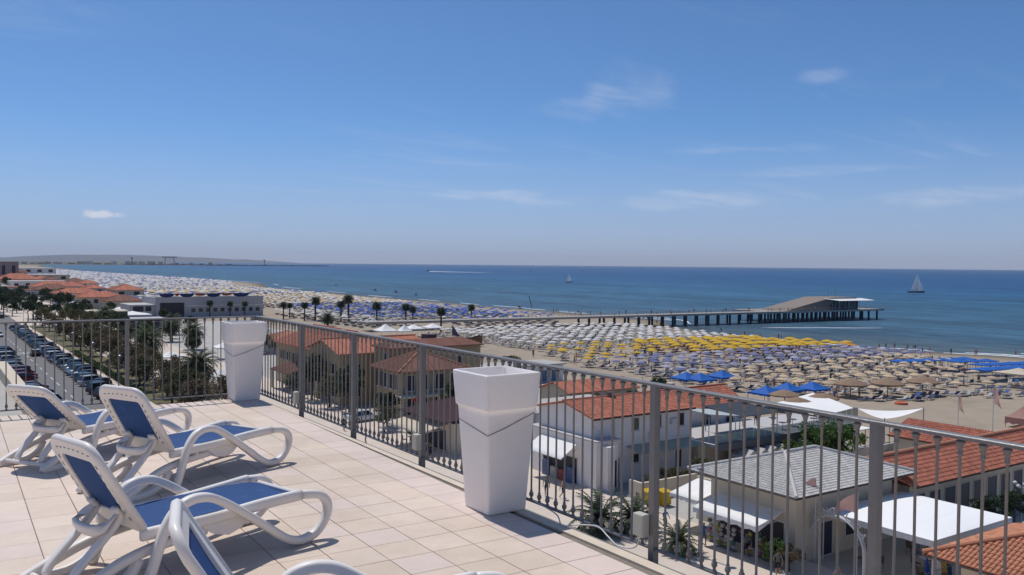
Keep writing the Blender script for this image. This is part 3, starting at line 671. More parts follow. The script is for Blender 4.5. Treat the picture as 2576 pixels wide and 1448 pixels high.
def awning(root, wall0, wall1, out0, out1, mat, val=0.28, name='awning'):
    """cloth from a wall line down to an outer edge with a hanging valance"""
    a, b, c, d = Vector(wall0), Vector(wall1), Vector(out1), Vector(out0); q = MB(); n = 10
    for i in range(n + 1):
        t = i / n; sag = -0.05 * math.sin(PI * t * 3) ** 2
        for k in range(5): s = k / 4; q.v.append(a.lerp(b, t).lerp(d.lerp(c, t), s) + V(0, 0, sag * math.sin(PI * s)))
        q.v.append(d.lerp(c, t) - V(0, 0, val * (0.85 + .15 * math.cos(i * PI))))
    for i in range(n):
        for k in range(5): j = i * 6 + k; q.f.append([j, j + 6, j + 7, j + 1]); q.mi.append(0); q.smooth.append(k < 4)
    # end flaps
    o = len(q.v); q.v += [a, d, d - V(0, 0, val), b, c, c - V(0, 0, val)]; q.f += [[o, o + 1, o + 2], [o + 3, o + 4, o + 5]]; q.mi += [0, 0]; q.smooth += [False, False]
    f = part(name, q, mat, root)
    q = MB(); q.tube([d - V(0, 0, .03), c - V(0, 0, .03)], .03, 6); part('front_bar', q, WSTL, f)
    for p, w_ in ((d, a), (c, b)):
        q = MB(); q.tube([p - V(0, 0, .04), w_ - V(0, 0, .5)], .025, 6); part('awning_arm', q, WSTL, f)
    return f
random.seed(5)

# ---- white beach house with red roof, straight below the near planter
t = thing('white_house', 'white two-storey beach house with bright red tiled roof and white street awning', 'house', (50, 60.5, 0))
walls(t, 49.85, 62.0, 60.5, 68.8, 6.3, WPLA, gable=('x', 64.65, 7.15))
walls(t, 49.35, 51.9, 59.4, 69.2, 4.35, WPLA, name='ground_floor_bay')
part('ledge', MB().box(49.15, 52.05, 59.2, 69.4, 4.352, 4.47), GPLA, t)
part('pilaster', MB().box(49.95, 50.75, 58.55, 59.395, 0, 4.0), WPLA, t)
tiles(t, 'roof', [(49.55, 60.1, 6.28), (62.3, 60.1, 6.28), (62.3, 64.65, 7.30), (49.55, 64.65, 7.30)], REDT)
tiles(t, 'roof', [(62.3, 69.2, 6.28), (49.55, 69.2, 6.28), (49.55, 64.65, 7.30), (62.3, 64.65, 7.30)], REDT, gutter=False)
ridge(t, [(49.55, 64.65, 7.38), (62.3, 64.65, 7.38)], REDT)
win(t, 'y', 60.5, 54.4, 55.35, 4.7, 5.95); win(t, 'y', 60.5, 57.4, 58.2, 4.7, 5.95, gm=DARK); win(t, 'y', 60.5, 60.4, 61.2, 4.6, 5.9, gm=DARK)
win(t, 'y', 60.5, 54.4, 55.4, 1.7, 2.6); win(t, 'y', 60.5, 52.2, 53.0, 0.02, 2.5, name='door', gm=DARK); win(t, 'y', 60.5, 60.0, 60.9, 0.6, 2.4, gm=DARK)
win(t, 'y', 59.4, 50.95, 51.75, 0.02, 2.6, name='door', gm=M('blue_door', (0.02, 0.03, 0.07), rough=0.5, var=0.1))
win(t, 'x', 49.35, 62.0, 67.4, 0.05, 2.55, name='shop_opening', gm=DARK, fw=0.1)
for i in range(4): part('shop_goods', MB().box(48.95, 49.25, 62.3 + i * 1.25, 63.2 + i * 1.25, 0.13, U(0.9, 1.7)), [M('goods_blue', (0.08, 0.12, 0.25), var=0.4, scale=4), M('goods_red', (0.30, 0.06, 0.06), var=0.4, scale=4), M('goods_pale', (0.4, 0.38, 0.34), var=0.4, scale=4)][i % 3], t)
awning(t, (49.3, 67.6, 3.85), (49.3, 62.0, 3.85), (47.4, 67.6, 2.65), (47.4, 62.0, 2.65), FAB, val=0.1)
q = MB(); q.prism([(53.8, 60.48, 3.35), (62.2, 60.48, 3.35), (62.2, 58.5, 2.95), (53.8, 58.5, 2.95)], (0, 0, .06)); c_ = part('canopy', q, GRNG, t)
for x in (54, 58, 62): part('canopy_post', MB().tube([(x, 58.6, 0), (x, 58.6, 2.95)], .05, 8), WSTL, c_)
part('drainpipe', MB().tube([(52.3, 60.42, 4.4), (52.3, 60.42, 6.2)], .05, 8), WSTL, t)
for x_, z_ in ((56.6, 3.9), (59.3, 4.9)):
    ac = part('air_conditioner', MB().box(x_, x_ + .8, 60.18, 60.495, z_, z_ + .55), FRAM, t); part('fan_grille', MB().lathe([(.2, 0), (.2, .012)], 12, (0, 0, 0)), DARK, ac).rotation_euler = (PI / 2, 0, 0); ac.children[0].location = V(x_ + .4, 60.17, z_ + .28) - t.location
part('power_line', MB().tube([(49.8, 60.4, 5.6), (49.0, 58.0, 5.2), (46.5, 50, 5.25), (44.2, 42.1, 5.7)], .012, 4), CORD, t)
part('aerial', MB().tube([(59.5, 64.6, 7.3), (59.5, 64.6, 9.0)], .025, 5).tube([(59.0, 64.6, 8.9), (60.0, 64.6, 8.9)], .015, 4).tube([(59.1, 64.6, 8.6), (59.9, 64.6, 8.6)], .015, 4), STEEL, t)
part('dish_antenna', MB().lathe([(0.02, 0), (0.35, .1), (0.45, .2)], 12, (55.3, 64.6, 7.55)).tube([(55.3, 64.6, 7.2), (55.3, 64.6, 7.6)], .03, 6), SHUT, t)

t = thing('red_roofed_house', 'low house with red tiled roof just behind the white beach house', 'house', (70, 66, 0))
walls(t, 64.8, 76.2, 66.4, 72.2, 4.8, WPLA, gable=('x', 69.3, 6.3))
tiles(t, 'roof', [(64.5, 66.0, 4.8), (76.5, 66.0, 4.8), (76.5, 69.3, 6.45), (64.5, 69.3, 6.45)], REDT)
tiles(t, 'roof', [(76.5, 72.6, 4.8), (64.5, 72.6, 4.8), (64.5, 69.3, 6.45), (76.5, 69.3, 6.45)], REDT, gutter=False)
ridge(t, [(64.5, 69.3, 6.53), (76.5, 69.3, 6.53)], REDT)
win(t, 'y', 66.4, 66, 67.2, 2.6, 4.0); win(t, 'y', 66.4, 70, 71.2, 2.6, 4.0); win(t, 'y', 66.4, 73.5, 74.7, 2.6, 4.0)
part('chimney', MB().box(68.2, 68.9, 69.6, 70.3, 5.6, 7.1), CPLA, t)

# ---- cafe deck with glass rail and the row of pointed bathing huts under it
t = thing('cafe_deck', 'raised cafe deck with glass balustrade and dark awning beside the white house', 'cafe deck', (72, 60, 0))
part('deck', MB().box(62.35, 84.0, 57.6, 65.6, 2.75, 3.05), GPLA, t); part('fascia', MB().box(62.35, 84.05, 57.3, 57.595, 2.45, 3.12), M('dark_fascia', (0.09, 0.10, 0.11), rough=0.6), t)
part('back_wall', MB().box(62.4, 83.8, 59.8, 65.4, 0, 2.745), CPLA, t)
for i in range(12):
    x = 62.6 + i * 1.78; p_ = part('glass_panel', MB().box(x, x + 1.66, 57.70, 57.72, 3.10, 4.0), GRNG, t); part('stanchion', MB().tube([(x - .05, 57.71, 3.05), (x - .05, 57.71, 4.08)], .03, 6), WSTL, p_)
q = MB(); q.prism([(66.6, 58.4, 5.15), (72.6, 58.4, 5.15), (72.6, 63.2, 5.6), (66.6, 63.2, 5.6)], (0, 0, .07)); c_ = part('dark_canopy', q, M('dark_blue_cloth', (0.03, 0.04, 0.06), rough=0.8), t)
for x, y in ((66.8, 58.5), (72.4, 58.5), (66.8, 63.0), (72.4, 63.0)): part('canopy_post', MB().tube([(x, y, 3.05), (x, y, 5.2)], .045, 6), STEEL, c_)
q = MB(); q.prism([(62.6, 58.6, 5.75), (66.4, 58.2, 5.35), (66.4, 62.2, 5.45), (62.6, 62.2, 5.85)], (0, 0, .06)); c_ = part('pale_canopy', q, M('pale_cloth', (0.5, 0.55, 0.56), rough=0.8, sub=.2), t)
for x, y in ((62.8, 58.8), (66.2, 58.5)): part('canopy_post', MB().tube([(x, y, 3.05), (x, y, 5.5)], .045, 6), WSTL, c_)
for i, (x, y) in enumerate(((74.5, 59.5), (77, 60.2), (79.5, 59.4), (76, 62), (81.5, 60.5))):
    tb = thing('cafe_table', f'small dark cafe table on the deck, {ordw(i)} from the dark canopy', 'table', (x, y, 3.05), group='tables on the cafe deck')
    lpart('table_top', MB().lathe([(.45, .72), (.45, .75)], 14), SHUT, tb); lpart('leg', MB().lathe([(.2, 0), (.2, .02), (.03, .04), (.03, .72)], 8), STEEL, tb)
HUT = M('hut_boards', (0.50, 0.49, 0.48), rough=0.85, var=0.08, scale=1.5)
def hut_mesh():
    q = MB(); q.prism([(-.8, 0, 0), (.8, 0, 0), (.8, 0, 1.75), (0, 0, 2.3), (-.8, 0, 1.75)], (0, 2.0, 0)); return q.mesh('hut_wall', HUT)
hm = hut_mesh()
q = MB(); q.prism([(-.80, -.04, 1.76), (0, -.04, 2.31), (.80, -.04, 1.76), (.80, -.04, 1.80), (0, -.04, 2.36), (-.80, -.04, 1.80)], (0, 2.06, 0)); hr = q.mesh('hut_roof', M('hut_roof_white', (0.46, 0.445, 0.43), rough=0.8, var=0.06))
hd = MB().box(-.42, .42, -.035, -.002, .05, 1.6).mesh('door', M('hut_door', (0.46, 0.46, 0.47), rough=0.8, var=0.05)); hh = MB().box(.28, .33, -.06, -.034, .95, 1.1).mesh('handle', STEEL)
for i in range(9):
    h_ = thing('bathing_hut', f'pale pointed bathing hut, {ordw(i)} from the left in the row under the deck', 'hut', (66.2 + i * 1.64, 56.2, 0.02), group='bathing huts under the cafe deck')
    put('hut_wall', hm, h_); put('hut_roof', hr, h_); d_ = put('door', hd, h_); put('handle', hh, d_)

# ---- grey-roofed shop building
t = thing('beach_shop', 'cream shop building with wide grey tiled hip roof and white awnings', 'shop', (53.8, 41.2, 0))
walls(t, 48.6, 59.6, 37.6, 45.2, 4.75, CPLA)
part('eave_board', MB().box(47.3, 60.6, 36.6, 46.0, 4.755, 4.90), M('soffit', (0.50, 0.47, 0.42), rough=0.8, var=0.05), t)
A_, B_ = (51.9, 41.2, 6.55), (55.4, 41.2, 6.55); e0, e1, e2, e3 = (47.1, 36.4, 4.97), (60.8, 36.4, 4.97), (60.8, 46.2, 4.97), (47.1, 46.2, 4.97)
tiles(t, 'roof', [e0, e1, B_, A_], GRYT, pe=.15, ps=.27); tiles(t, 'roof', [e3, e0, A_], GRYT, pe=.15, ps=.27)
tiles(t, 'roof', [e1, e2, B_], GRYT, pe=.15, ps=.27); tiles(t, 'roof', [e2, e3, A_, B_], GRYT, pe=.15, ps=.27)
WR = M('pale_ridge', (0.52, 0.51, 0.49), rough=0.85)
for a, b in ((e0, A_), (e1, B_), (e2, B_), (e3, A_), (A_, B_)): ridge(t, [V(*a) + V(0, 0, .08), V(*b) + V(0, 0, .08)], WR, .12)
win(t, 'x', 48.6, 38.4, 44.6, 0.05, 2.7, name='shop_opening', gm=DARK, fw=.12)
win(t, 'y', 37.6, 51.0, 52.6, 0.05, 2.5, name='door', gm=M('navy_door', (0.02, 0.025, 0.06), rough=0.4)); win(t, 'y', 37.6, 54, 55.5, 1.0, 2.4); win(t, 'y', 37.6, 57, 58.5, 1.0, 2.4)
awning(t, (48.55, 44.4, 3.35), (48.55, 38.6, 3.35), (45.9, 44.4, 2.75), (45.9, 38.6, 2.75), FAB, val=0.42)
awning(t, (50.8, 48.6, 3.3), (50.8, 45.6, 3.3), (47.3, 48.2, 2.75), (47.3, 45.2, 2.75), FAB, val=0.36)
part('awning_wall', MB().box(50.85, 51.1, 45.25, 48.8, 0, 3.4), CPLA, t)
random.seed(9)
GC = [(.25, .04, .05), (.05, .10, .28), (.35, .30, .05), (.04, .16, .10), (.42, .40, .38), (.30, .10, .22), (.45, .18, .05)]
for i in range(9):
    r_ = thing('display_rack', f'rack of colourful beach toys under the shop awning, {ordw(i)} from the bins end', 'rack', (47.2 + U(-.3, .5), 44.0 - i * .62, .13), group='racks under the shop awning')
    lpart('frame', MB().box(-.22, .22, -.22, .22, 0, .05).tube([(0, 0, .05), (0, 0, 1.7)], .025, 6), STEEL, r_)
    for k in range(5):
        q = MB(); q.lathe([(.08, 0), (.16, .08), (.17, .2), (.05, .28)], 7, (U(-.12, .12), U(-.12, .12), .15 + k * .3), U(0, 1)); lpart('toy', q, M(f'toy_colour_{"abcdefg"[random.randrange(7)]}', random.choice(GC), rough=.5, var=.05), r_)

# ---- white marquee beside the shop
t = thing('white_marquee', 'large flat white marquee with sagging roof cloth beside the grey-roofed shop', 'marquee', (55.5, 33, 0))
q = MB(); q.sm = True; nx, ny = 24, 18
for i in range(nx + 1):
    for j in range(ny + 1):
        u_, v_ = i / nx, j / ny; zz = 3.45 + .34 * math.sin(PI * u_) ** .7 * math.sin(PI * v_) ** .7 + .035 * math.sin(v_ * PI * 14) * math.sin(PI * u_)
        q.v.append(V(50.9 + 9.4 * u_, 29.3 + 7.9 * v_, zz))
for i in range(nx):
    for j in range(ny): a = i * (ny + 1) + j; q.f.append([a, a + ny + 1, a + ny + 2, a + 1]); q.mi.append(0); q.smooth.append(True)
rf = part('roof_cloth', q, M('marquee_cloth', (0.90, 0.90, 0.90), rough=.8, var=.02, scale=2, sub=.06), t)
q = MB(); c4 = [(50.9, 29.3), (60.3, 29.3), (60.3, 37.2), (50.9, 37.2)]
ring = []
for k in range(4):
    a, b = V(*c4[k], 0), V(*c4[(k + 1) % 4], 0)
    for i in range(16): ring.append(a.lerp(b, i / 16))
for i, p in enumerate(ring): q.v += [p + V(0, 0, 3.448), p + V(0, 0, 3.05 + .03 * math.sin(i * 1.9))]
for i in range(64): j = (i + 1) % 64; q.f.append([2 * i, 2 * i + 1, 2 * j + 1, 2 * j]); q.mi.append(0); q.smooth.append(False)
part('valance', q, M('marquee_valance', (0.70, 0.70, 0.72), rough=.8, sub=.3), rf)
for x, y in c4 + [(55.6, 29.3), (55.6, 37.2), (50.9, 33.2)]: part('post', MB().tube([(x + (.06 if x < 55 else -.06), y + (.06 if y < 33 else -.06), 0.02), (x + (.06 if x < 55 else -.06), y + (.06 if y < 33 else -.06), 3.42)], .05, 8), WSTL, t)

# ---- entrance arch with lettering and two pennants
t = thing('entrance_arch', 'white steel entrance arch with raised capital letters before the marquee', 'arch', (50.15, 35.6, .02))
cy, R_, sp_ = 35.6, 2.1, 1.45
path = [(50.15, cy + R_, .02), (50.15, cy + R_, sp_ * .5)] + [(50.15, cy + R_ * math.cos(PI * i / 20), sp_ + R_ * math.sin(PI * i / 20)) for i in range(21)] + [(50.15, cy - R_, sp_ * .5), (50.15, cy - R_, .02)]
part('arch_tube', MB().tube(path, .075, 8), WSTL, t); part('inner_tube', MB().tube([(p[0] + .22, p[1], p[2]) for p in path], .05, 8), WSTL, t)
txt = 'BAGNO ILIA'
for i, ch in enumerate(txt):
    if ch == ' ': continue
    cu = bpy.data.curves.new('letter', 'FONT'); cu.body = ch; cu.size = .62; cu.extrude = .03; cu.align_x = 'CENTER'
    ob = bpy.data.objects.new('letter', cu); C.objects.link(ob); dg = bpy.context.evaluated_depsgraph_get(); me = bpy.data.meshes.new_from_object(ob.evaluated_get(dg)); bpy.data.objects.remove(ob)
    me.materials.clear(); me.materials.append(WSTL); a = PI - (PI * .18 + PI * .64 * i / (len(txt) - 1)); rr = R_ + .10
    o = put('letter', me, t); o.location = V(0, rr * -math.cos(a), sp_ + rr * math.sin(a) - .02) * 1.0
    # letters stand in the plane of the arch and face the street
    yax = V(0, -math.cos(a), math.sin(a)); zax = V(-1, 0, 0); xax = yax.cross(zax); mt_ = Matrix((xax, yax, zax)).transposed(); o.rotation_euler = mt_.to_euler()
PNK = M('faded_pink_flag', (0.55, 0.33, 0.29), rough=.85, var=.08, scale=2, sub=.4)
def flag(name, label, x, y, z0, hgt, ln, drop, ang_, mat=PNK, group=None):
    t = thing(name, label, 'flag', (x, y, z0), group=group)
    lpart('pole', MB().tube([(0, 0, 0), (0, 0, hgt)], [.045, .03], 8), WSTL, t)
    q = MB(); q.sm = True; d = V(math.cos(ang_), math.sin(ang_), 0); s_ = V(-d.y, d.x, 0)
    for i in range(9):
        u_ = i / 8
        for j in range(5):
            v_ = j / 4; hh = drop * (1 - .72 * u_); q.v.append(d * (ln * u_) + V(0, 0, hgt - .05 - v_ * hh - u_ * u_ * drop * .75) + s_ * .12 * math.sin(u_ * 5 + v_ * 2))
    for i in range(8):
        for j in range(4): a = i * 5 + j; q.f.append([a, a + 5, a + 6, a + 1]); q.mi.append(0); q.smooth.append(True)
    lpart('cloth', q, mat, t); return t
flag('pennant', 'left faded pink pennant beside the entrance arch', 50.0, 37.1, .13, 5.7, 1.3, 1.3, 2.4)
flag('pennant', 'right faded pink pennant beside the entrance arch', 50.0, 33.9, .13, 5.4, 1.4, 1.4, 2.4)

# ---- long low red-roofed cabins to the right, and the near hip roof in the corner
t = thing('cabin_row', 'long low building with plain red tiled roof and a row of dark doors', 'building', (70, 38, 0))
walls(t, 60.9, 96, 37.0, 41.2, 3.75, CPLA)
tiles(t, 'roof', [(60.6, 36.3, 3.9), (96, 36.3, 3.9), (96, 39.1, 5.65), (58.2, 39.1, 5.65), (58.2, 38.6, 5.4)], REDT, pe=.26, ps=.38)
tiles(t, 'roof', [(96, 41.9, 3.9), (58.2, 41.9, 3.9), (58.2, 39.1, 5.65), (96, 39.1, 5.65)], REDT, pe=.26, ps=.38, gutter=False)
ridge(t, [(58.2, 39.1, 5.75), (96, 39.1, 5.75)], ORGT, .16)
for i in range(16): win(t, 'y', 37.0, 61.4 + i * 2.1, 63.0 + i * 2.1, .05, 3.1, name='door', gm=M('slate_door', (0.04, 0.05, 0.075), rough=.45, var=.15), fm=CPLA, fw=.08)
t = thing('cabin_row', 'second red roof running seaward behind the long cabin row at right', 'building', (88, 47, 0))
walls(t, 80.2, 86.2, 42.4, 50.5, 3.4, CPLA, gable=('y', 83.2, 4.6))
tiles(t, 'roof', [(79.8, 50.9, 3.4), (79.8, 42.2, 3.4), (83.2, 42.2, 4.75), (83.2, 50.9, 4.75)], REDT); tiles(t, 'roof', [(86.6, 42.2, 3.4), (86.6, 50.9, 3.4), (83.2, 50.9, 4.75), (83.2, 42.2, 4.75)], REDT, gutter=False)
win(t, 'x', 80.2, 44, 45, .8, 2.4); win(t, 'x', 80.2, 47, 48, .8, 2.4)
t = thing('corner_pavilion', 'pavilion with orange barrel-tiled hip roof in the lower right corner', 'pavilion', (51.5, 22, 0))
walls(t, 48.0, 56.0, 11.5, 26.0, 3.85, CPLA)
P0, P1, P2, P3 = (46.7, 27.5, 3.95), (46.7, 10, 3.95), (57.3, 10, 3.95), (57.3, 27.5, 3.95); RA, RB_ = (52, 22.2, 5.85), (52, 15.3, 5.85)
tiles(t, 'roof', [P0, P1, RB_, RA], ORGT, pe=.27, ps=.40, indiv=300); tiles(t, 'roof', [P3, P0, RA], ORGT, pe=.27, ps=.40, gutter=False); tiles(t, 'roof', [P2, P3, RA, RB_], ORGT, pe=.27, ps=.40, gutter=False)
ridge(t, [V(*P0) + V(0, 0, .1), V(*RA) + V(0, 0, .1), V(*RB_) + V(0, 0, .1)], ORGT, .15)
win(t, 'x', 48.0, 24.0, 25.2, 1.0, 2.6); win(t, 'x', 48.0, 21.5, 22.7, 1.0, 2.6)

# ---- ochre houses seen through the railing left of the near planter
t = thing('ochre_house', 'ochre gabled house with large red tiled roof behind the corner planter', 'house', (55, 119, 0))
walls(t, 48.5, 63, 114.2, 125.8, 7.3, YPLA, gable=('x', 120, 8.75))
strips(t, 'roof', [(47.9, 113.7, 7.28), (63.3, 113.7, 7.28), (63.3, 120, 8.95), (47.9, 120, 8.95)], REDT); strips(t, 'roof', [(63.3, 126.3, 7.28), (47.9, 126.3, 7.28), (47.9, 120, 8.95), (63.3, 120, 8.95)], REDT)
ridge(t, [(47.9, 120, 9.02), (63.3, 120, 9.02)], REDT, .14)
for y in (116.2, 119.4, 122.6): win(t, 'x', 48.5, y, y + 1.1, 4.2, 5.8, shut=GSHU)
for y in (116.2, 122.6): win(t, 'x', 48.5, y, y + 1.1, 1.0, 2.6, shut=GSHU)
win(t, 'x', 48.5, 119.4, 120.6, .05, 2.4, name='door', gm=SHUT)
for x in (50.6, 54.2, 57.4): win(t, 'y', 114.2, x, x + 1.0, 4.3, 5.8, gm=DARK); win(t, 'y', 114.2, x, x + 1.0, 1.1, 2.6, gm=DARK)
walls(t, 49.8, 63, 125.81, 144, 6.7, YPLA, name='wing_wall')
strips(t, 'roof', [(49.2, 144.4, 6.72), (49.2, 126.3, 6.72), (56.4, 126.3, 9.25), (56.4, 144.4, 9.25)], REDT); strips(t, 'roof', [(63.6, 126.3, 6.72), (63.6, 144.4, 6.72), (56.4, 144.4, 9.25), (56.4, 126.3, 9.25)], REDT)
ridge(t, [(56.4, 126.3, 9.33), (56.4, 144.4, 9.33)], REDT, .14)
for i in range(6): win(t, 'x', 49.8, 127.5 + i * 2.7, 128.6 + i * 2.7, 4.0, 5.5, gm=DARK, shut=GSHU)
for i in range(6): win(t, 'x', 49.8, 127.5 + i * 2.7, 128.6 + i * 2.7, 1.0, 2.5, gm=DARK)
strips(t, 'porch_roof', [(46.0, 136.5, 3.1), (46.0, 127.0, 3.1), (49.7, 127.0, 4.0), (49.7, 136.5, 4.0)], OLDT)
for y in (127.3, 131.7, 136.2): part('porch_post', MB().box(46.2, 46.5, y - .15, y + .15, .13, 3.05), CPLA, t)
part('chimney', MB().box(52.4, 53.2, 122.6, 123.4, 8, 10.0), YPLA, t)
t = thing('ochre_annex', 'taller ochre annex with brown tiled roof joined behind the gabled house', 'house', (60, 111, 0))
walls(t, 53.4, 68, 108.6, 113.6, 8.3, YPLA)
strips(t, 'roof', [(53.0, 108.2, 8.32), (68.4, 108.2, 8.32), (66.4, 111.1, 9.2), (55.0, 111.1, 9.2)], OLDT); strips(t, 'roof', [(68.4, 114.0, 8.32), (53.0, 114.0, 8.32), (55.0, 111.1, 9.2), (66.4, 111.1, 9.2)], OLDT); strips(t, 'roof', [(53.0, 114.0, 8.32), (53.0, 108.2, 8.32), (55.0, 111.1, 9.2)], OLDT)
win(t, 'x', 53.4, 109.6, 110.4, 6.6, 7.6, gm=DARK)
for x in (57, 60.5, 64): win(t, 'y', 108.6, x, x + 1.0, 5.4, 6.9, gm=DARK)
t = thing('hip_roofed_house', 'ochre house with brown hip roof and dark tall windows left of near planter', 'house', (55, 105, 0))
walls(t, 51.0, 60.2, 100.6, 107.8, 6.0, YPLA)
ap = (55.6, 104.2, 8.3); h0, h1, h2, h3 = (50.2, 99.8, 6.12), (61.0, 99.8, 6.12), (61.0, 108.3, 6.12), (50.2, 108.3, 6.12)
for a, b in ((h0, h1), (h1, h2), (h2, h3), (h3, h0)): strips(t, 'roof', [a, b, ap], OLDT)
for a in (h0, h1, h2, h3): ridge(t, [V(*a) + V(0, 0, .06), V(*ap) + V(0, 0, .06)], ORGT, .12)
for i in range(4): win(t, 'x', 51.0, 101.2 + i * 1.7, 102.2 + i * 1.7, 3.6, 5.6, gm=DARK, shut=GSHU if i % 2 else None)
for i in range(4): win(t, 'y', 100.6, 51.6 + i * 2.2, 53.0 + i * 2.2, 3.5, 5.6, gm=DARK); win(t, 'y', 100.6, 51.6 + i * 2.2, 53.0 + i * 2.2, .3, 2.6, gm=DARK)
part('balcony', MB().box(50.0, 61.2, 98.6, 100.59, 2.9, 3.15), CPLA, t)
for i in range(5): part('porch_post', MB().box(50.2 + i * 2.65, 50.5 + i * 2.65, 98.8, 99.1, .02, 2.89), CPLA, t)
t = thing('maroon_roofed_bar', 'low bar with plain maroon roof and cream awning beside the promenade', 'bar', (47, 82, 0))
walls(t, 46.0, 53, 78.5, 87.5, 3.3, CPLA)
q = MB(); q.prism([(44.6, 78.0, 3.55), (53.4, 78.0, 4.6), (53.4, 88.2, 4.6), (44.6, 88.2, 3.55)], (0, 0, .12)); rf = part('roof', q, MARO, t)
for i in range(22): part('roof_rib', MB().prism([(44.6, 78.2 + i * .46, 3.675), (53.4, 78.2 + i * .46, 4.725), (53.4, 78.26 + i * .46, 4.725), (44.6, 78.26 + i * .46, 3.675)], (0, 0, .05)), MARO, rf)
awning(t, (45.95, 87.2, 3.2), (45.95, 79.5, 3.2), (42.6, 87.2, 2.55), (42.6, 79.5, 2.55), CRM, val=.3)
win(t, 'x', 46.0, 80, 86, .1, 2.5, name='shop_opening', gm=DARK, fw=.1); win(t, 'y', 78.5, 48, 49.2, 1, 2.4)
t = thing('grey_shed', 'flat-roofed grey shed row between the ochre house and the red roof', 'shed', (62, 82, 0))
walls(t, 56.5, 70, 78.5, 86.0, 3.4, GPLA); part('roof', MB().box(56.2, 70.3, 78.2, 86.3, 3.4, 3.62), CONC, t)
for i in range(5): win(t, 'y', 78.5, 57.5 + i * 2.4, 58.7 + i * 2.4, .05, 2.2, name='door', gm=SHUT)
t = thing('low_shed', 'low building with weathered red roof before the umbrella field', 'shed', (80, 98, 0))
walls(t, 72, 84, 92.5, 99.0, 2.8, CPLA, gable=('x', 95.7, 3.8)); strips(t, 'roof', [(71.6, 92.1, 2.8), (84.4, 92.1, 2.8), (84.4, 95.7, 3.95), (71.6, 95.7, 3.95)], REDT); strips(t, 'roof', [(84.4, 99.4, 2.8), (71.6, 99.4, 2.8), (71.6, 95.7, 3.95), (84.4, 95.7, 3.95)], REDT)
for i in range(4): win(t, 'y', 92.5, 73 + i * 2.6, 74.2 + i * 2.6, .1, 2.1, name='door', gm=GSHU)
t = thing('changing_block', 'low white changing block with blue doors seen between the railing bars', 'building', (80, 120, 0))
walls(t, 70, 92, 120, 126, 2.9, WPLA); part('roof', MB().box(69.6, 92.4, 119.6, 126.4, 2.9, 3.1), CONC, t)
for i in range(10): win(t, 'y', 120, 71 + i * 2.05, 72.2 + i * 2.05, .1, 2.1, name='door', gm=M('pale_blue_door', (0.10, 0.17, 0.30), rough=.5))
t = thing('wooden_boat_bar', 'beach bar shaped like a beached wooden boat with purple mast flag', 'boat bar', (108, 186, 0))
q = MB(); prf = [(0, 2.2), (1.4, 1.9), (5.5, 1.8), (8.6, 2.1), (10.2, 2.9)]
for x, z in prf:
    b = 1.5 * math.sin(PI * (x + .8) / 11.8) ** .6; q.v += [V(103 + x, 186 - x * .55 - b, z), V(103 + x, 186 - x * .55 - b * .45, .3), V(103 + x, 186 - x * .55 + b * .45, .3), V(103 + x, 186 - x * .55 + b, z)]
for i in range(4):
    for k in range(3): a = i * 4 + k; q.f.append([a, a + 4, a + 5, a + 1]); q.mi.append(0); q.smooth.append(True)
part('hull', q, M('boat_wood', (0.17, 0.11, 0.075), rough=.8, var=.15), t); part('mast', MB().tube([(107, 183.8, .5), (107, 183.8, 5.2)], .08, 6), SHUT, t)
q = MB(); q.prism([(107.1, 183.8, 5.1), (107.1, 183.8, 2.6), (108.6, 183.0, 2.4)], (.03, .03, 0)); part('mast_cloth', q, M('purple_cloth', (0.10, 0.08, 0.16), rough=.8), t)
part('cabin', MB().box(101.0, 103.4, 185.2, 188.5, 0, 2.9), M('dark_plum', (.06, .03, .05), rough=.8), t)

# ---- grey pavilion far along the coast
t = thing('grey_pavilion', 'long grey beach pavilion with blue and red cloths along its roof edge', 'pavilion', (88, 335, 0))
walls(t, 69.0, 107.3, 326, 350, 7.0, GPLA); walls(t, 60.5, 68.99, 327, 345, 4.6, GPLA, name='low_wing')
part('string_course', MB().box(79.4, 107.35, 325.85, 325.995, 3.9, 4.15), WPLA, t); part('parapet', MB().box(68.8, 107.5, 325.8, 326.1, 7.0, 7.35), GPLA, t)
win(t, 'y', 326, 70.2, 78.8, .05, 5.4, name='gate', gm=DARK, fm=GPLA, fw=.15); win(t, 'y', 327, 61.5, 65.2, 2.2, 4.2, gm=DARK); win(t, 'y', 327, 65.6, 67.8, 2.2, 4.2, gm=DARK)
for i in range(10): win(t, 'y', 326, 81 + i * 2.6, 82.6 + i * 2.6, 1.6, 3.2, gm=GLAS)
BLU = M('blue_cloth', (0.012, 0.085, 0.42), rough=.75, var=.08, scale=2, sub=.25); NAV = M('navy_cloth', (0.02, 0.04, 0.13), rough=.8, var=.1); REDC = M('red_cloth', (0.36, 0.06, 0.04), rough=.8, var=.1)
x = 70.0
for i, (wd, kd) in enumerate(((5.2, 0), (1.5, 1), (5, 0), (4.0, 1), (5.2, 0), (4.0, 1), (6.2, 0))):
    q = MB(); n = 10
    for k in range(n + 1):
        xx = x + wd * k / n; sg = (1.0 if kd == 0 else .5) * math.sin(PI * k / n) ** .5; q.v += [V(xx, 325.75, 8.5), V(xx, 325.70, 8.1 - sg)]
    for k in range(n): q.f.append([2 * k, 2 * k + 1, 2 * k + 3, 2 * k + 2]); q.mi.append(0); q.smooth.append(False)
    part('roof_cloth', q, NAV if kd == 0 else REDC, t, label='navy roof cloth' if kd == 0 else 'red roof cloth'); x += wd + .15

PAVR = t
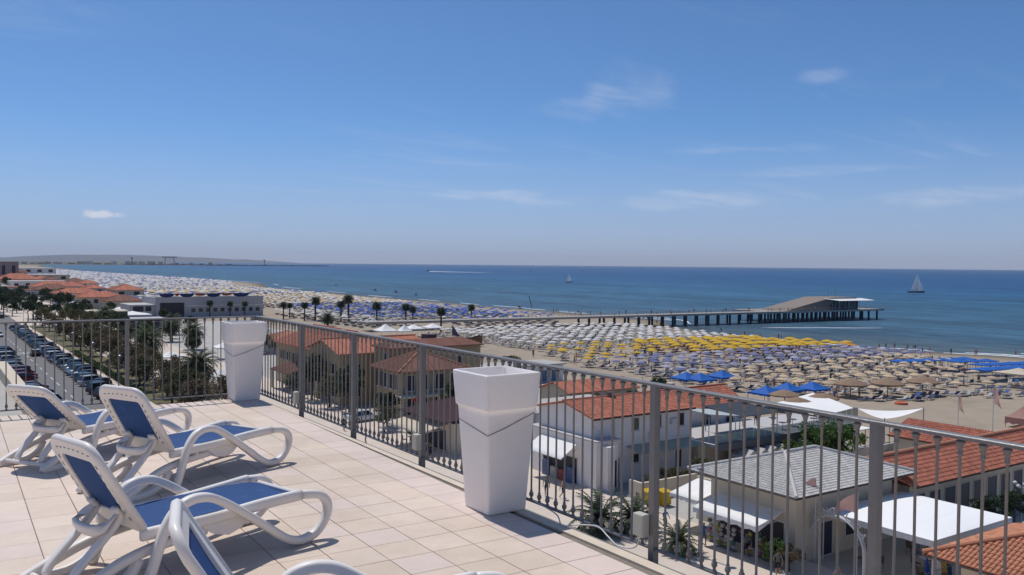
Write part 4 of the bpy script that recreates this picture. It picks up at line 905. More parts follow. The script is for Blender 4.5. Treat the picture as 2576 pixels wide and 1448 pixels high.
# ---- the neighbour's flat roof below the left end of the terrace
t = thing('neighbour_block', 'flat-roofed pale building below the left end of the railing', 'building', (0, 40, 0))
walls(t, -14, 4.0, 17, 58.5, 13.4, WPLA); part('parapet', MB().box(3.6, 4.15, 17, 58.6, 13.4, 14.1), CPLA, t); part('parapet', MB().box(-14, 3.59, 58.1, 58.6, 13.4, 14.1), CPLA, t)
part('roof_deck', MB().box(-13.9, 3.59, 17.1, 58.05, 13.4, 13.5), CONC, t); part('hatch', MB().box(-1.2, .6, 36, 38.4, 13.5, 14.5), WPLA, t)

# ---- far buildings along the seafront
random.seed(31)
def far_house(name, label, x0, x1, y0, y1, h, rt, wall, roof='hip', n=3):
    t = thing(name, label, 'house', ((x0 + x1) / 2, y0, 0)); walls(t, x0, x1, y0, y1, h, wall)
    cx, cy_ = (x0 + x1) / 2, (y0 + y1) / 2; o = .6
    if roof == 'flat': part('roof', MB().box(x0 - .3, x1 + .3, y0 - .3, y1 + .3, h, h + .35), rt, t)
    else:
        a, b, c, d = (x0 - o, y0 - o, h), (x1 + o, y0 - o, h), (x1 + o, y1 + o, h), (x0 - o, y1 + o, h); k = min(x1 - x0, y1 - y0) / 2; rz = h + k * .38
        if x1 - x0 > y1 - y0: ra, rb = (x0 + k, cy_, rz), (x1 - k, cy_, rz); fs = [[a, b, rb, ra], [b, c, rb], [c, d, ra, rb], [d, a, ra]]
        else: ra, rb = (cx, y0 + k, rz), (cx, y1 - k, rz); fs = [[a, b, ra], [b, c, rb, ra], [c, d, rb], [d, a, ra, rb]]
        for f in fs: strips(t, 'roof', f, rt, pe=.6)
    for i in range(n):
        w_ = (x1 - x0) / n; win(t, 'y', y0, x0 + w_ * (i + .3), x0 + w_ * (i + .7), h * .45, h * .85, gm=DARK, sill=False)
    for i in range(n):
        w_ = (y1 - y0) / n; win(t, 'x', x0, y0 + w_ * (i + .3), y0 + w_ * (i + .7), h * .45, h * .85, gm=DARK, sill=False)
    return t
for lab, a in [('small hut with orange roof behind the corner planter', (64, 72, 186, 194, 3.2, ORGT, WPLA, 'hip', 2)),
               ('flat dark kiosk beside white tents on the plaza', (49, 58, 262, 270, 3.4, GPLA, DARK, 'flat', 2)),
               ('yellowish flat kiosk among trees left of the grey pavilion', (44, 55, 300, 309, 3.8, CPLA, SHUT, 'flat', 2)),
               ('red-roofed house left of the grey pavilion, nearest of the red roofs', (58, 72, 360, 372, 4.6, OLDT, CPLA, 'hip', 3)),
               ('red-roofed house left of the grey pavilion, second of the red roofs', (54, 72, 398, 410, 4.8, REDT, CPLA, 'hip', 4)),
               ('red-roofed house left of the grey pavilion, third of the red roofs', (50, 70, 440, 452, 5.0, REDT, WPLA, 'hip', 4)),
               ('red-roofed house left of the grey pavilion, fourth of the red roofs', (48, 66, 500, 514, 5.2, OLDT, CPLA, 'hip', 4)),
               ('red-roofed house left of the grey pavilion, fifth and farthest of the red roofs', (52, 76, 560, 576, 5.0, REDT, WPLA, 'hip', 4)),
               ('pale flat seafront block at far left', (48, 80, 640, 665, 6.0, GPLA, WPLA, 'flat', 5)),
               ('far seafront house with pink roof at the left edge', (44, 74, 720, 742, 6.0, REDT, CPLA, 'hip', 5)),
               ('far pale seafront block beyond the pink roof', (50, 110, 860, 900, 7.0, GPLA, CPLA, 'flat', 6)),
               ('far seafront house with brown roof beyond the pale block', (40, 90, 1000, 1040, 8.0, OLDT, CPLA, 'hip', 5)),
               ('farthest pale seafront block before the harbour', (60, 150, 1300, 1350, 9.0, GPLA, WPLA, 'flat', 7))]:
    far_house('seafront_house', lab, *a)
random.seed(33); k_ = 0
for y_ in range(470, 1650, 52):
    for x_ in (U(34, 46), U(60, 96)):
        w_, d_, h_ = U(9, 15), U(9, 13), U(3.5, 5.5)
        far_house('town_house', f'small distant town house among the far roofs, {ordw(k_)} going away', x_, x_ + w_, y_ + U(0, 20) + 8, y_ + U(20, 22) + 8 + d_, h_, random.choice((REDT, OLDT, OLDT, GPLA)), random.choice((WPLA, CPLA, GPLA)), random.choice(('hip', 'hip', 'flat')), 2); k_ += 1
t = far_house('tall_block', 'brown apartment block with white roof slab at the left edge', 30, 64, 780, 830, 18.6, WPLA, M('brown_plaster', (.34, .25, .245), rough=.9, var=.15, scale=.3), 'flat', 5)

# ================================================================== THE BEACH
def canopy(q, r, h, z, n=8, sag=0.12, rot=0.0, val=0.14, alt=False):
    """umbrella cloth: panels that sag between the ribs, with a short valance"""
    o = len(q.v); rings = [(0.02, h), (r * .5, h * (.5 + .5 * sag + .06)), (r, 0)]
    for k in range(2 * n):
        a = 2 * PI * k / (2 * n) + rot; s = 1.0 if k % 2 == 0 else .955
        for rr, zz in rings: q.v.append(V(rr * s * math.cos(a), rr * s * math.sin(a), z + zz))
        q.v.append(V(r * s * math.cos(a), r * s * math.sin(a), z - val * (1.0 if k % 2 else .75)))
    for k in range(2 * n):
        a, b = o + 4 * k, o + 4 * ((k + 1) % (2 * n)); m_ = (k // 2) % 2 if alt else 0
        for i in range(3): q.f.append([a + i, a + i + 1, b + i + 1, b + i]); q.mi.append(m_); q.smooth.append(False)
def umb_mesh(name, mats, r=.95, h=.29, z=2.0, n=8, alt=False, rot=0.0, val=.11):
    q = MB(); canopy(q, r, h, z, n, alt=alt, rot=rot, val=val); q.cur = len(mats) - 1; q.tube([(0, 0, 0), (0, 0, z + h)], .028, 5); return q.mesh(name, mats)
POLE = M('umbrella_pole', (0.30, 0.28, 0.26), rough=.5, var=.05)
UW = M('umbrella_white', (0.70, 0.69, 0.685), rough=.85, var=.05, rnd=.10, sub=.3); UY = M('umbrella_yellow', (0.68, 0.44, 0.045), rough=.85, var=.06, rnd=.10, sub=.3)
UL = M('umbrella_lilac', (0.19, 0.205, 0.37), rough=.85, var=.06, rnd=.15, sub=.3); UB = M('umbrella_beige', (0.66, 0.52, 0.36), rough=.85, var=.06, rnd=.14, sub=.3)
UO = M('umbrella_orange', (0.66, 0.27, 0.035), rough=.85, var=.06, rnd=.1, sub=.3); UBL = M('umbrella_blue', (0.018, 0.10, 0.47), rough=.8, var=.08, rnd=.15, sub=.3); UTAN = M('umbrella_tan', (0.33, 0.225, 0.155), rough=.85, var=.08, sub=.25)
def bed_mesh(name, mats, sc_=1.0):
    q = MB(); q.cur = 0
    q.box(-.3, .3, -.95, .35, .27, .34); q.prism([(-.3, .35, .30), (.3, .35, .30), (.3, .92, .68), (-.3, .92, .68)], (0, -.05, .05)); q.cur = 1
    for x in (-.27, .23):
        for y in (-.8, .25): q.box(x, x + .04, y, y + .04, 0, .27)
    q.box(-.32, -.30, -.95, .4, .24, .30); q.box(.30, .32, -.95, .4, .24, .30); return q.mesh(name, mats)
BF = [M('bed_grey', (0.17, 0.175, 0.19), rough=.8, var=.1), M('bed_navy', (0.05, 0.06, 0.11), rough=.8, var=.1), M('bed_maroon', (0.13, 0.03, 0.035), rough=.8, var=.1), M('bed_pale', (0.42, 0.41, 0.40), rough=.8, var=.1), M('bed_blue', (0.03, 0.09, 0.28), rough=.8, var=.1)]
BL = M('bed_frame', (0.45, 0.45, 0.46), rough=.4, metal=.3)
beds = [bed_mesh('sunbed', [b, BL]) for b in BF]
def gz(x, y): return ground_z(x, y)
def field(col, label_row, rows, xs, mesh_list, jit=.24, sz=(.88, 1.1), bedk=(0, 1), group='', skip=0.0, keep=None, join=False):
    """rows: list of Y; xs: (x0, x1, step); each umbrella one object; the beds below them joined as the field's own stuff"""
    q = MB(); n_ = 0; qj = MB()
    for r, y in enumerate(rows):
        x0, x1, st = xs(r) if callable(xs) else xs; k = int((x1 - x0) / st)
        for i in range(k + 1):
            x = x1 - i * st + U(-jit, jit); yy = y + U(-jit, jit)
            if random.random() < skip or (keep and not keep(x, yy)): continue
            zz = gz(x, yy) - .05; s = U(*sz)
            ml_ = mesh_list if random.random() > .06 else [shut_mesh(mesh_list[0].materials[0])]
            if join:
                me = random.choice(ml_); r_ = Matrix.Translation((x, yy, zz)) @ Matrix.Rotation(U(0, .6) if len(me.polygons) > 40 else U(-.05, .05), 4, 'Z') @ Matrix.Rotation(random.gauss(0, .06), 4, 'X') @ Matrix.Scale(s, 4); o_ = len(qj.v); qj.v += [r_ @ v.co for v in me.vertices]
                for f in me.polygons: qj.f.append([j + o_ for j in f.vertices]); qj.mi.append(f.material_index); qj.smooth.append(False)
                o = None
            else: o = put('beach_umbrella', random.choice(ml_), loc=(x, yy, zz), rz=U(0, .6), scale=s, label=f'{col} beach umbrella, {ordw(i)} from the sea in the {ordw(r)} row {label_row}', cat='umbrella', group=group)
            if o: o.rotation_euler = (random.gauss(0, .07), random.gauss(0, .07), o.rotation_euler.z)
            n_ += 1
            for dx in (-.75, .75):
                if random.random() < .82:
                    bm_ = beds[random.choice(bedk)]; r_ = Matrix.Translation((x + dx, yy + U(-.3, .3), gz(x, yy))) @ Matrix.Rotation(-PI / 2 + U(-.25, .25), 4, 'Z')
                    k_ = bedk.index(random.choice(bedk)); q.cur = k_
                    for p in (bm_,):
                        o_ = len(q.v); q.v += [r_ @ v.co for v in p.vertices]
                        for f in p.polygons: q.f.append([j + o_ for j in f.vertices]); q.mi.append(k_ if f.material_index == 0 else len(bedk)); q.smooth.append(False)
    if join: put('umbrella_field', qj.mesh('umbrella_field', list(mesh_list[0].materials)), label=f'field of {col} umbrellas on the near side of the pier', cat='umbrellas', kind='stuff')
    put('sunbeds', q.mesh('sunbeds', [BF[b] for b in bedk] + [BL]), label=f'{"mixed"} sunbeds standing under the {col} umbrellas', cat='sunbeds', kind='stuff')
    return n_
random.seed(41)
mW = [umb_mesh('beach_umbrella', [UW, POLE]), umb_mesh('beach_umbrella', [UW, POLE], r=1.08, h=.30)]
mY = [umb_mesh('beach_umbrella', [UY, POLE], r=1.15)]; mYS = [umb_mesh('beach_umbrella', [UY, POLE], r=1.65, n=4, h=.46, z=2.1, rot=PI / 4, val=.2)]
def shut_mesh(mat):
    q = MB(); q.lathe([(.05, .95), (.17, 1.1), (.13, 1.9), (.03, 2.35)], 8); q.cur = 1; q.tube([(0, 0, 0), (0, 0, 2.4)], .028, 5); return q.mesh('beach_umbrella', [mat, POLE])
mL = [umb_mesh('beach_umbrella', [UL, POLE], r=1.0), umb_mesh('beach_umbrella', [M('umbrella_pale_lilac', (0.42, 0.42, 0.52), rough=.85, var=.06, rnd=.2, sub=.3), POLE], r=1.0)]
mB = [umb_mesh('beach_umbrella', [UB, POLE], r=.97)]; mO = umb_mesh('beach_umbrella', [UO, POLE], r=1.4)
nU = field('beige', 'from the bare sand', [81.0, 84.7, 88.4, 92.1, 95.8, 99.5, 103.2, 106.6], lambda r: ((124 if r == 0 else 117 if r == 1 else 111 if r < 4 else 107), 152 if r < 2 else (161 if r < 4 else 174), 3.85), mB, bedk=(0, 1, 3), group='beige umbrellas by the bare sand')
nU += field('lilac striped', 'from the beige field', [110.0, 113.4, 116.8, 120.2, 123.6, 127.0, 130.2], lambda r: (107, 188, 3.55), mL, bedk=(0, 1, 3), group='lilac umbrellas in the middle field')
nU += field('yellow round', 'from the lilac field', [133.5, 137.6, 141.7, 145.8, 150.0, 154.2, 158.4], lambda r: (107 + r * 1.2, 138 - r * .5, 4.2), mY, bedk=(0, 3), group='round yellow umbrellas near the buildings', skip=.2, join=True)
nU += field('yellow square', 'from the lilac field', [134.2, 139.2, 144.2, 149.2, 154.2, 159.2], lambda r: (141, 192 - r * .9, 4.7), mYS, bedk=(2,), group='square yellow umbrellas near the sea', jit=.1, keep=lambda x, y: x < shore(y) - 14, join=True)
nU += field('white', 'from the yellow field', [164.0 + 3.75 * k for k in range(15)], lambda r: (116 + (r % 2) * 1.5, 192, 3.5), mW, bedk=(0, 3), group='white umbrellas beside the pier', keep=lambda x, y: x < shore(y) - 17, join=True)
for i, (x, y) in enumerate(((190, 133), (193.5, 136), (187.5, 129.6))):
    put('beach_umbrella', mO, loc=(x, y, gz(x, y)), label=f'orange topped umbrella at the seaward end of the yellow rows, {ordw(i)} of three', cat='umbrella')

for r in range(4):
    for i in range(10):
        x, y = 71 + i * 3.75 + U(-.3, .3), 328.5 + r * 4.6
        put('roof_umbrella', umb_mesh('roof_umbrella', [[UW, UB, UY, UW][r] if r else [UW, UL][i % 2], POLE], r=1.75, h=.5, z=1.9), loc=(x, y, 7.0), label=f'umbrella on the grey pavilion roof, {ordw(i)} from the left in the {ordw(r)} row back', cat='umbrella', group='umbrellas on the pavilion roof')
# joined fields beyond the pier, too many and too small to pick apart
def far_field(name, label, mats, y0, y1, dy, x0, x1, dx, r, alt=0):
    q = MB()
    y = y0
    while y < y1:
        x = x0 + U(0, 1.5); xe = x1(y) if callable(x1) else x1
        while x < xe:
            xx, yy = x + U(-.35, .35), y + U(-.35, .35); z = gz(xx, yy) + U(1.75, 2.15); q.cur = random.randrange(len(mats) - 1) if alt else 0; o = len(q.v); rr = r * U(.9, 1.1)
            q.v += [V(xx + rr * math.cos(PI * k / 3), yy + rr * math.sin(PI * k / 3), z) for k in range(6)] + [V(xx, yy, z + rr * .34)]
            for k in range(6): q.f.append([o + k, o + (k + 1) % 6, o + 6]); q.mi.append(q.cur); q.smooth.append(False)
            q.cur = len(mats) - 1; q.box(xx - .6, xx + .6, yy - .9, yy + .6, gz(xx, yy) + .15, gz(xx, yy) + .5)
            x += dx
        y += dy
    put(name, q.mesh(name, mats), label=label, cat='umbrellas', kind='stuff')
dk = BF[0]
far_field('umbrella_field', 'dense field of blue umbrellas beyond the pier', [UBL, M('umbrella_sky', (0.10, 0.20, 0.46), rough=.8, var=.1, sub=.3), M('umbrella_deep', (0.03, 0.09, 0.30), rough=.8, var=.1, sub=.3), UBL, M('umbrella_pale', (0.45, .44, .42), rough=.8, sub=.3), dk], 264, 372, 5.0, 128, lambda y: shore(y) - 42, 4.6, 1.3, 1)
far_field('umbrella_field', 'pale blue and white umbrellas nearest the far side of the pier', [UBL, UW, dk], 237, 262, 5.2, 146, lambda y: shore(y) - 48, 5.0, 1.25, 1)
far_field('umbrella_field', 'white umbrella rows between the palms and the blue field', [UW, M('umbrella_pale', (0.45, .44, .42), rough=.8, sub=.3), dk], 250, 330, 5.5, 112, 128, 4.6, 1.4, 1)
far_field('umbrella_field', 'field of cream umbrellas beyond the blue field', [UW, UB, M('umbrella_cream', (0.62, 0.54, 0.42), rough=.85, sub=.3), dk], 376, 500, 5.4, 118, lambda y: shore(y) - 40, 4.8, 1.4, 1)
far_field('umbrella_field', 'striped blue and white umbrellas behind the grey pavilion', [UW, UL, NAV, dk], 360, 560, 5, 76, 117, 4.6, 1.6, 1)
far_field('umbrella_field', 'band of yellow and cream umbrellas far along the beach', [UW, M('umbrella_straw', (0.58, 0.50, 0.30), rough=.85, sub=.3), UL, UW, dk], 505, 700, 5.2, 104, lambda y: shore(y) - 35, 5.0, 1.5, 1)
far_field('umbrella_field', 'pale umbrellas dotting the most distant beach', [UW, UL, M('umbrella_greyed', (0.5, .5, .52), rough=.85), UW, dk], 710, 1900, 8, 108, lambda y: shore(y) - 30, 7.0, 1.9, 1)

# blue pagoda tents, tan parasols and blue canopies on the near sand
def gazebo(name, label, x, y, z, w_, h, rise, mat, post=STEEL, group=None, val=.3):
    t = thing(name, label, 'tent', (x, y, z), group=group); q = MB(); n = 6; o = 0
    corners = [(-1, -1), (1, -1), (1, 1), (-1, 1)]
    for k in range(4):
        a, b = V(*corners[k], 0) * w_ / 2, V(*corners[(k + 1) % 4], 0) * w_ / 2; o = len(q.v)
        for i in range(n + 1):
            for j in range(5): s = j / 4; p = a.lerp(b, i / n) * s; q.v.append(p + V(0, 0, h + rise * (1 - s) ** 1.35))
            p = a.lerp(b, i / n); q.v.append(p + V(0, 0, h - val * (1 - .25 * (i % 2))))
        for i in range(n):
            for j in range(5): c = o + i * 6 + j; q.f.append([c, c + 1, c + 7, c + 6]); q.mi.append(0); q.smooth.append(False)
    lpart('roof_cloth', q, mat, t)
    pm = MB().tube([(0, 0, 0), (0, 0, h)], .045, 6).mesh('post', post)
    for cx, cy in corners: put('post', pm, t, loc=(cx * (w_ / 2 - .06), cy * (w_ / 2 - .06), 0))
    return t
BT = M('royal_blue_cloth', (0.012, 0.13, 0.50), rough=.75, var=.06, scale=1.5, sub=.2)
for lab, px, py in (('bright blue pagoda tent, leftmost of the far trio above the red roof', 2010, 1107), ('bright blue pagoda tent, middle of the far trio above the red roof', 2052, 1110), ('bright blue pagoda tent, rightmost of the far trio above the red roof', 2115, 1102),
                    ('bright blue pagoda tent, left one of the near group by the white sail', 2245, 1150), ('bright blue pagoda tent, middle one of the near group by the white sail', 2307, 1140), ('bright blue pagoda tent, right one of the near group by the white sail', 2380, 1137)):
    p = gp(px, py, 2.2); gazebo('pagoda_tent', lab, p.x, p.y, gz(p.x, p.y), 3.7, 2.2, 1.0, BT, group='blue pagoda tents on the sand')
for i, (ya, yb, xa, xb) in enumerate(((97.6, 95.2, 155, 177), (92.6, 90.8, 166, 177), (86.6, 84.6, 164, 181), (82.0, 80.2, 155, 181))):
    n = int((xb - xa) / 3.6)
    for k in range(n):
        x = xa + (k + .5) * 3.6; y = ya + (yb - ya) * k / max(1, n - 1)
        gazebo('beach_canopy', f'flat blue beach canopy, {ordw(k)} from land in the {ordw(i)} blue row', x, y, gz(x, y), 3.5, 2.15, .38, BT, WSTL, group='flat blue canopies near the sea', val=.15)
for i, (x, y) in enumerate(((119.0, 82.3), (124.5, 79.6), (131.5, 78.0))):
    t = thing('straw_parasol', f'large tan straw parasol in front of the beige rows, {ordw(i)} from the left', 'parasol', (x, y, gz(x, y)), group='tan parasols before the beige rows')
    q = MB(); canopy(q, 2.6, .9, 2.1, 10, val=.25); lpart('canopy', q, UTAN, t); lpart('pole', MB().tube([(0, 0, 0), (0, 0, 2.9)], .06, 6), SHUT, t)
for i, (px, py) in enumerate(((2298, 1150), (2335, 1172), (2410, 1160))):
    p = gp(px, py, 2.6); t = thing('patio_umbrella', f'tan square patio umbrella on the cafe terrace, {ordw(i)} from the left', 'umbrella', (p.x, p.y, 0), group='tan patio umbrellas')
    q = MB(); canopy(q, 2.2, .7, 2.3, 4, rot=PI / 4, val=.2); lpart('canopy', q, UTAN, t); lpart('pole', MB().tube([(0, 0, 0), (0, 0, 3.0)], .05, 6), STEEL, t)
# white sail shade
t = thing('sail_shade', 'white triangular sail shade stretched at the edge of the sand', 'sail shade', (90, 57, 0)); A3, B3, C3 = gp(2512, 1197, 3.6), gp(2706, 1197, 3.9), gp(2592, 1228, 3.5)
q = MB(); q.sm = True; n = 10; idx = {}
for i in range(n + 1):
    for j in range(n + 1 - i):
        a, b = i / n, j / n; c = 1 - a - b; idx[i, j] = len(q.v); inw = (a * b + b * c + a * c); p = A3 * c + B3 * a + C3 * b; m0 = (A3 + B3 + C3) / 3
        q.v.append(p.lerp(m0, 0.10 * (inw * 3) * (1 if min(a, b, c) < .01 else .0)) + V(0, 0, -.35 * inw * 3))
for i in range(n):
    for j in range(n - i):
        q.f.append([idx[i, j], idx[i + 1, j], idx[i, j + 1]]); q.mi.append(0); q.smooth.append(True)
        if i + j < n - 1: q.f.append([idx[i + 1, j], idx[i + 1, j + 1], idx[i, j + 1]]); q.mi.append(0); q.smooth.append(True)
part('sail', q, FAB, t)
for p in (A3, B3, C3): part('post', MB().tube([(p.x, p.y, 0), (p.x, p.y, p.z + .1)], .06, 6), STEEL, t)
t = thing('event_tent', 'white wavy tent roof with glass fence beside the blue pagoda tents', 'tent', (95, 66, 0)); q = MB(); q.sm = True
a4, b4, c4_, d4 = gp(2270, 1182, 2.4), gp(2380, 1152, 2.4), gp(2500, 1196, 2.4), gp(2400, 1222, 2.4); n = 12
for i in range(n + 1):
    for j in range(n + 1): u_, v_ = i / n, j / n; p = a4.lerp(b4, u_).lerp(d4.lerp(c4_, u_), v_); q.v.append(p + V(0, 0, .10 * abs(math.sin(u_ * PI * 1.5)) * math.sin(PI * v_)))
for i in range(n):
    for j in range(n): a = i * (n + 1) + j; q.f.append([a, a + n + 1, a + n + 2, a + 1]); q.mi.append(0); q.smooth.append(True)
part('roof_cloth', q, FAB, t)
for p in (a4, b4, c4_, d4): part('post', MB().tube([(p.x, p.y, 0), (p.x, p.y, 2.42)], .05, 6), WSTL, t)
fa, fb = gp(2375, 1190, 1.2), gp(2512, 1212, 1.2)
for i in range(9): a, b = fa.lerp(fb, i / 9), fa.lerp(fb, (i + .93) / 9); q = MB(); q.prism([V(a.x, a.y, .05), V(b.x, b.y, .05), V(b.x, b.y, 1.9), V(a.x, a.y, 1.9)], (.03, .03, 0)); part('glass_panel', q, GRNG, t)
# beige garden wall and metal scaffold frames below the rail
t = thing('garden_wall', 'long pale rendered wall between the cabins and the sand', 'wall', (82, 54, 0)); part('wall', MB().box(66.5, 97.5, 53.4, 53.7, 0, 1.6), GPLA, t)
t = thing('yard_wall', 'low rendered wall with plants beside the yellow bins', 'wall', (56, 55.5, 0)); part('wall', MB().box(50.6, 61.5, 54.9, 55.15, 0, 1.55), CPLA, t); part('wall', MB().box(50.6, 50.85, 55.15, 56.5, 0, 1.55), CPLA, t)
t = thing('steel_stand', 'bare steel frame stand with white top beside the garden wall', 'frame', (84, 57, 0))
for i in range(4):
    for y in (56.0, 53.2): part('upright', MB().tube([(81.5 + i * 2.2, y, 0), (81.5 + i * 2.2, y, 2.7)], .05, 6), STEEL, t)
for z in (.9, 1.8, 2.7):
    for y in (56.0, 53.2): part('bar', MB().tube([(81.5, y, z), (88.1, y, z)], .04, 6), STEEL, t)
part('top_sheet', MB().box(81.3, 84.6, 55.8, 58.8, 2.74, 2.82), FAB, t)
flag('beach_flag', 'faded pink flag on the bare sand, left of the two flags', *gp(2806, 1262, -.05)[:2], 0, 4.4, 2.6, 2.0, PI + .75); flag('beach_flag', 'faded pink flag on the bare sand, right of the two flags', *gp(2908, 1270, -.05)[:2], 0, 5.6, 3.0, 2.2, PI + .75)
p = gp(2985, 1255, 0); t = gazebo('pink_tent', 'small faded pink beach tent at the right edge of the sand', p.x + 1, p.y, gz(p.x, p.y), 3.0, 1.3, 1.4, PNK, val=.9)
p = gp(2985, 1092, 2.4); gazebo('white_canopy', 'white canopy by the blue canopies at the right edge', p.x, p.y, gz(p.x, p.y), 6.0, 2.4, .8, CRM)
# loose sunbeds on the bare sand, each its own
random.seed(77); k = 0; bed_shadow = umb_mesh('beach_umbrella', [UB, POLE])
for (cx, cy, n) in ((117, 79.2, 4), (122.5, 76.3, 5), (128, 77.3, 4), (133.5, 75.6, 5), (139, 73.6, 5), (145, 76, 5), (137.5, 70.8, 3), (151, 72.5, 4), (158, 77.3, 5), (144, 69.5, 3)):
    for i in range(n):
        x, y = cx + i * 1.25 + U(-.2, .2), cy - i * .55 + U(-.5, .5)
        put('sunbed', random.choice(beds[:2] + beds[3:]), loc=(x, y, gz(x, y)), rz=-PI / 2 + U(-.4, .4), label=f'sunbed on open sand before the beige umbrellas, {ordw(i)} in the {ordw(k)} loose cluster', cat='sunbed', group='loose sunbeds on the bare sand')
    put('beach_umbrella', bed_shadow, loc=(cx + 2, cy - .8, gz(cx, cy)), label=f'lone umbrella over the {ordw(k)} loose sunbed cluster on open sand', cat='umbrella'); k += 1
t = thing('inflatable_ring', 'red and orange inflatable craft lying on the sand', 'inflatable', gp(2640, 1186, -.05)); lpart('tube', MB().lathe([(.5, .05), (.75, 0), (.95, .12), (.9, .32), (.7, .38), (.5, .3)], 14), M('orange_rubber', (.55, .12, .04), rough=.5), t)

# ================================================================== THE PIER
t = thing('pier', 'long pale pier on dark piles running out to sea with a restaurant at its end', 'pier', (220, 226, 0))
PC = M('pier_concrete', (0.37, 0.335, 0.30), rough=.85, var=.06, scale=.4); PD = M('pile_dark', (0.035, 0.05, 0.07), rough=.7, var=.2); PR = M('pier_rail', (.36, .33, .30), rough=.6)
def near_y(x): return 228.5 - (x - 180) * .072
DZ = 2.72
def pier_slab(x0, x1, w0, w1, z0, z1, n=1): return MB().prism([(x0, near_y(x0) + w0, z0), (x1, near_y(x1) + w0, z0), (x1, near_y(x1) + w1, z0), (x0, near_y(x0) + w1, z0)], (0, 0, z1 - z0))
part('deck', pier_slab(108, 336, 0, 7, DZ - .55, DZ), PC, t); part('end_platform', pier_slab(272, 336, 7.01, 21, DZ - .55, DZ), PC, t); part('kerb', pier_slab(108, 336.2, -.12, -.003, DZ - .6, DZ + .12), PC, t)
for side in (0.08, 6.9):
    rl = part('hand_rail', MB().tube([(108, near_y(108) + side, DZ + 1.05), (336, near_y(336) + side, DZ + 1.05)], .045, 5), PR, t)
    part('mid_rail', MB().tube([(108, near_y(108) + side, DZ + .55), (336, near_y(336) + side, DZ + .55)], .03, 5), PR, rl)
    q = MB()
    for i in range(153): x = 108 + i * 1.5; q.box(x - .025, x + .025, near_y(x) + side - .025, near_y(x) + side + .025, DZ, DZ + 1.05)
    part('stanchion', q, PR, rl, kind='stuff')
pm = MB().tube([(0, 0, -6), (0, 0, DZ - .55)], .42, 8).mesh('pile', PD); x = 186.0; k = 0
while x < 334:
    for wv in ((.6, 6.2) if x < 272 else (.6, 7.5, 14, 20)): put('pile', pm, t, loc=V(x - 220, near_y(x) + wv - 226, 0), scale=(1, 1, 1))
    x += (6.2 if k % 2 else 4.4) if x < 272 else 5.2; k += 1
# restaurant: a long ramp roof climbing seaward, flat terrace, glass hall with white awning
def yy(x, w_): return near_y(x) + w_
q = MB(); prf = [(282, DZ + .02), (285, DZ + .9), (307, DZ + 5.0), (322, DZ + 5.0), (322, DZ + 4.6), (309, DZ + 4.5), (304, DZ + .02)]
q.prism([(x, yy(x, 2.6), z) for x, z in prf], (0, 13, 0)); part('ramp_building', q, M('pier_cladding', (0.24, 0.195, 0.165), rough=.85, var=.08, scale=.5), t)
part('glass_hall', MB().prism([(304, yy(304, 3.2), DZ), (324, yy(324, 3.2), DZ), (324, yy(324, 15), DZ), (304, yy(304, 15), DZ)], (0, 0, 4.45)), GLAS, t)
for i in range(11): x = 304.2 + i * 1.96; part('mullion', MB().box(x - .06, x + .06, yy(x, 3.05), yy(x, 3.18), DZ, DZ + 4.3), WSTL, t)
q = MB(); q.prism([(303, yy(303, 2.9), DZ + 4.55), (325.5, yy(325.5, 2.9), DZ + 4.55), (329.5, yy(329.5, -.6), DZ + 3.75), (308, yy(308, -.6), DZ + 3.75)], (0, 0, .08)); aw = part('white_awning', q, FAB, t)
for x in (309, 315, 321, 328.5): part('awning_post', MB().tube([(x, yy(x, .35), DZ), (x, yy(x, .35), DZ + 3.75)], .06, 6), WSTL, aw)
part('roof_terrace_rail', MB().tube([(306, yy(306, 2.7), DZ + 6.0), (322, yy(322, 2.7), DZ + 6.0)], .05, 5), PR, t)
for x in (311.5, 316.0): part('mast', MB().tube([(x, yy(x, 8), DZ + 5.0), (x, yy(x, 8), DZ + 10.5)], [.12, .04], 6), PR, t)
win(t, 'y', yy(289, 2.58), 293, 298, DZ + .7, DZ + 1.8, gm=DARK, sill=False)

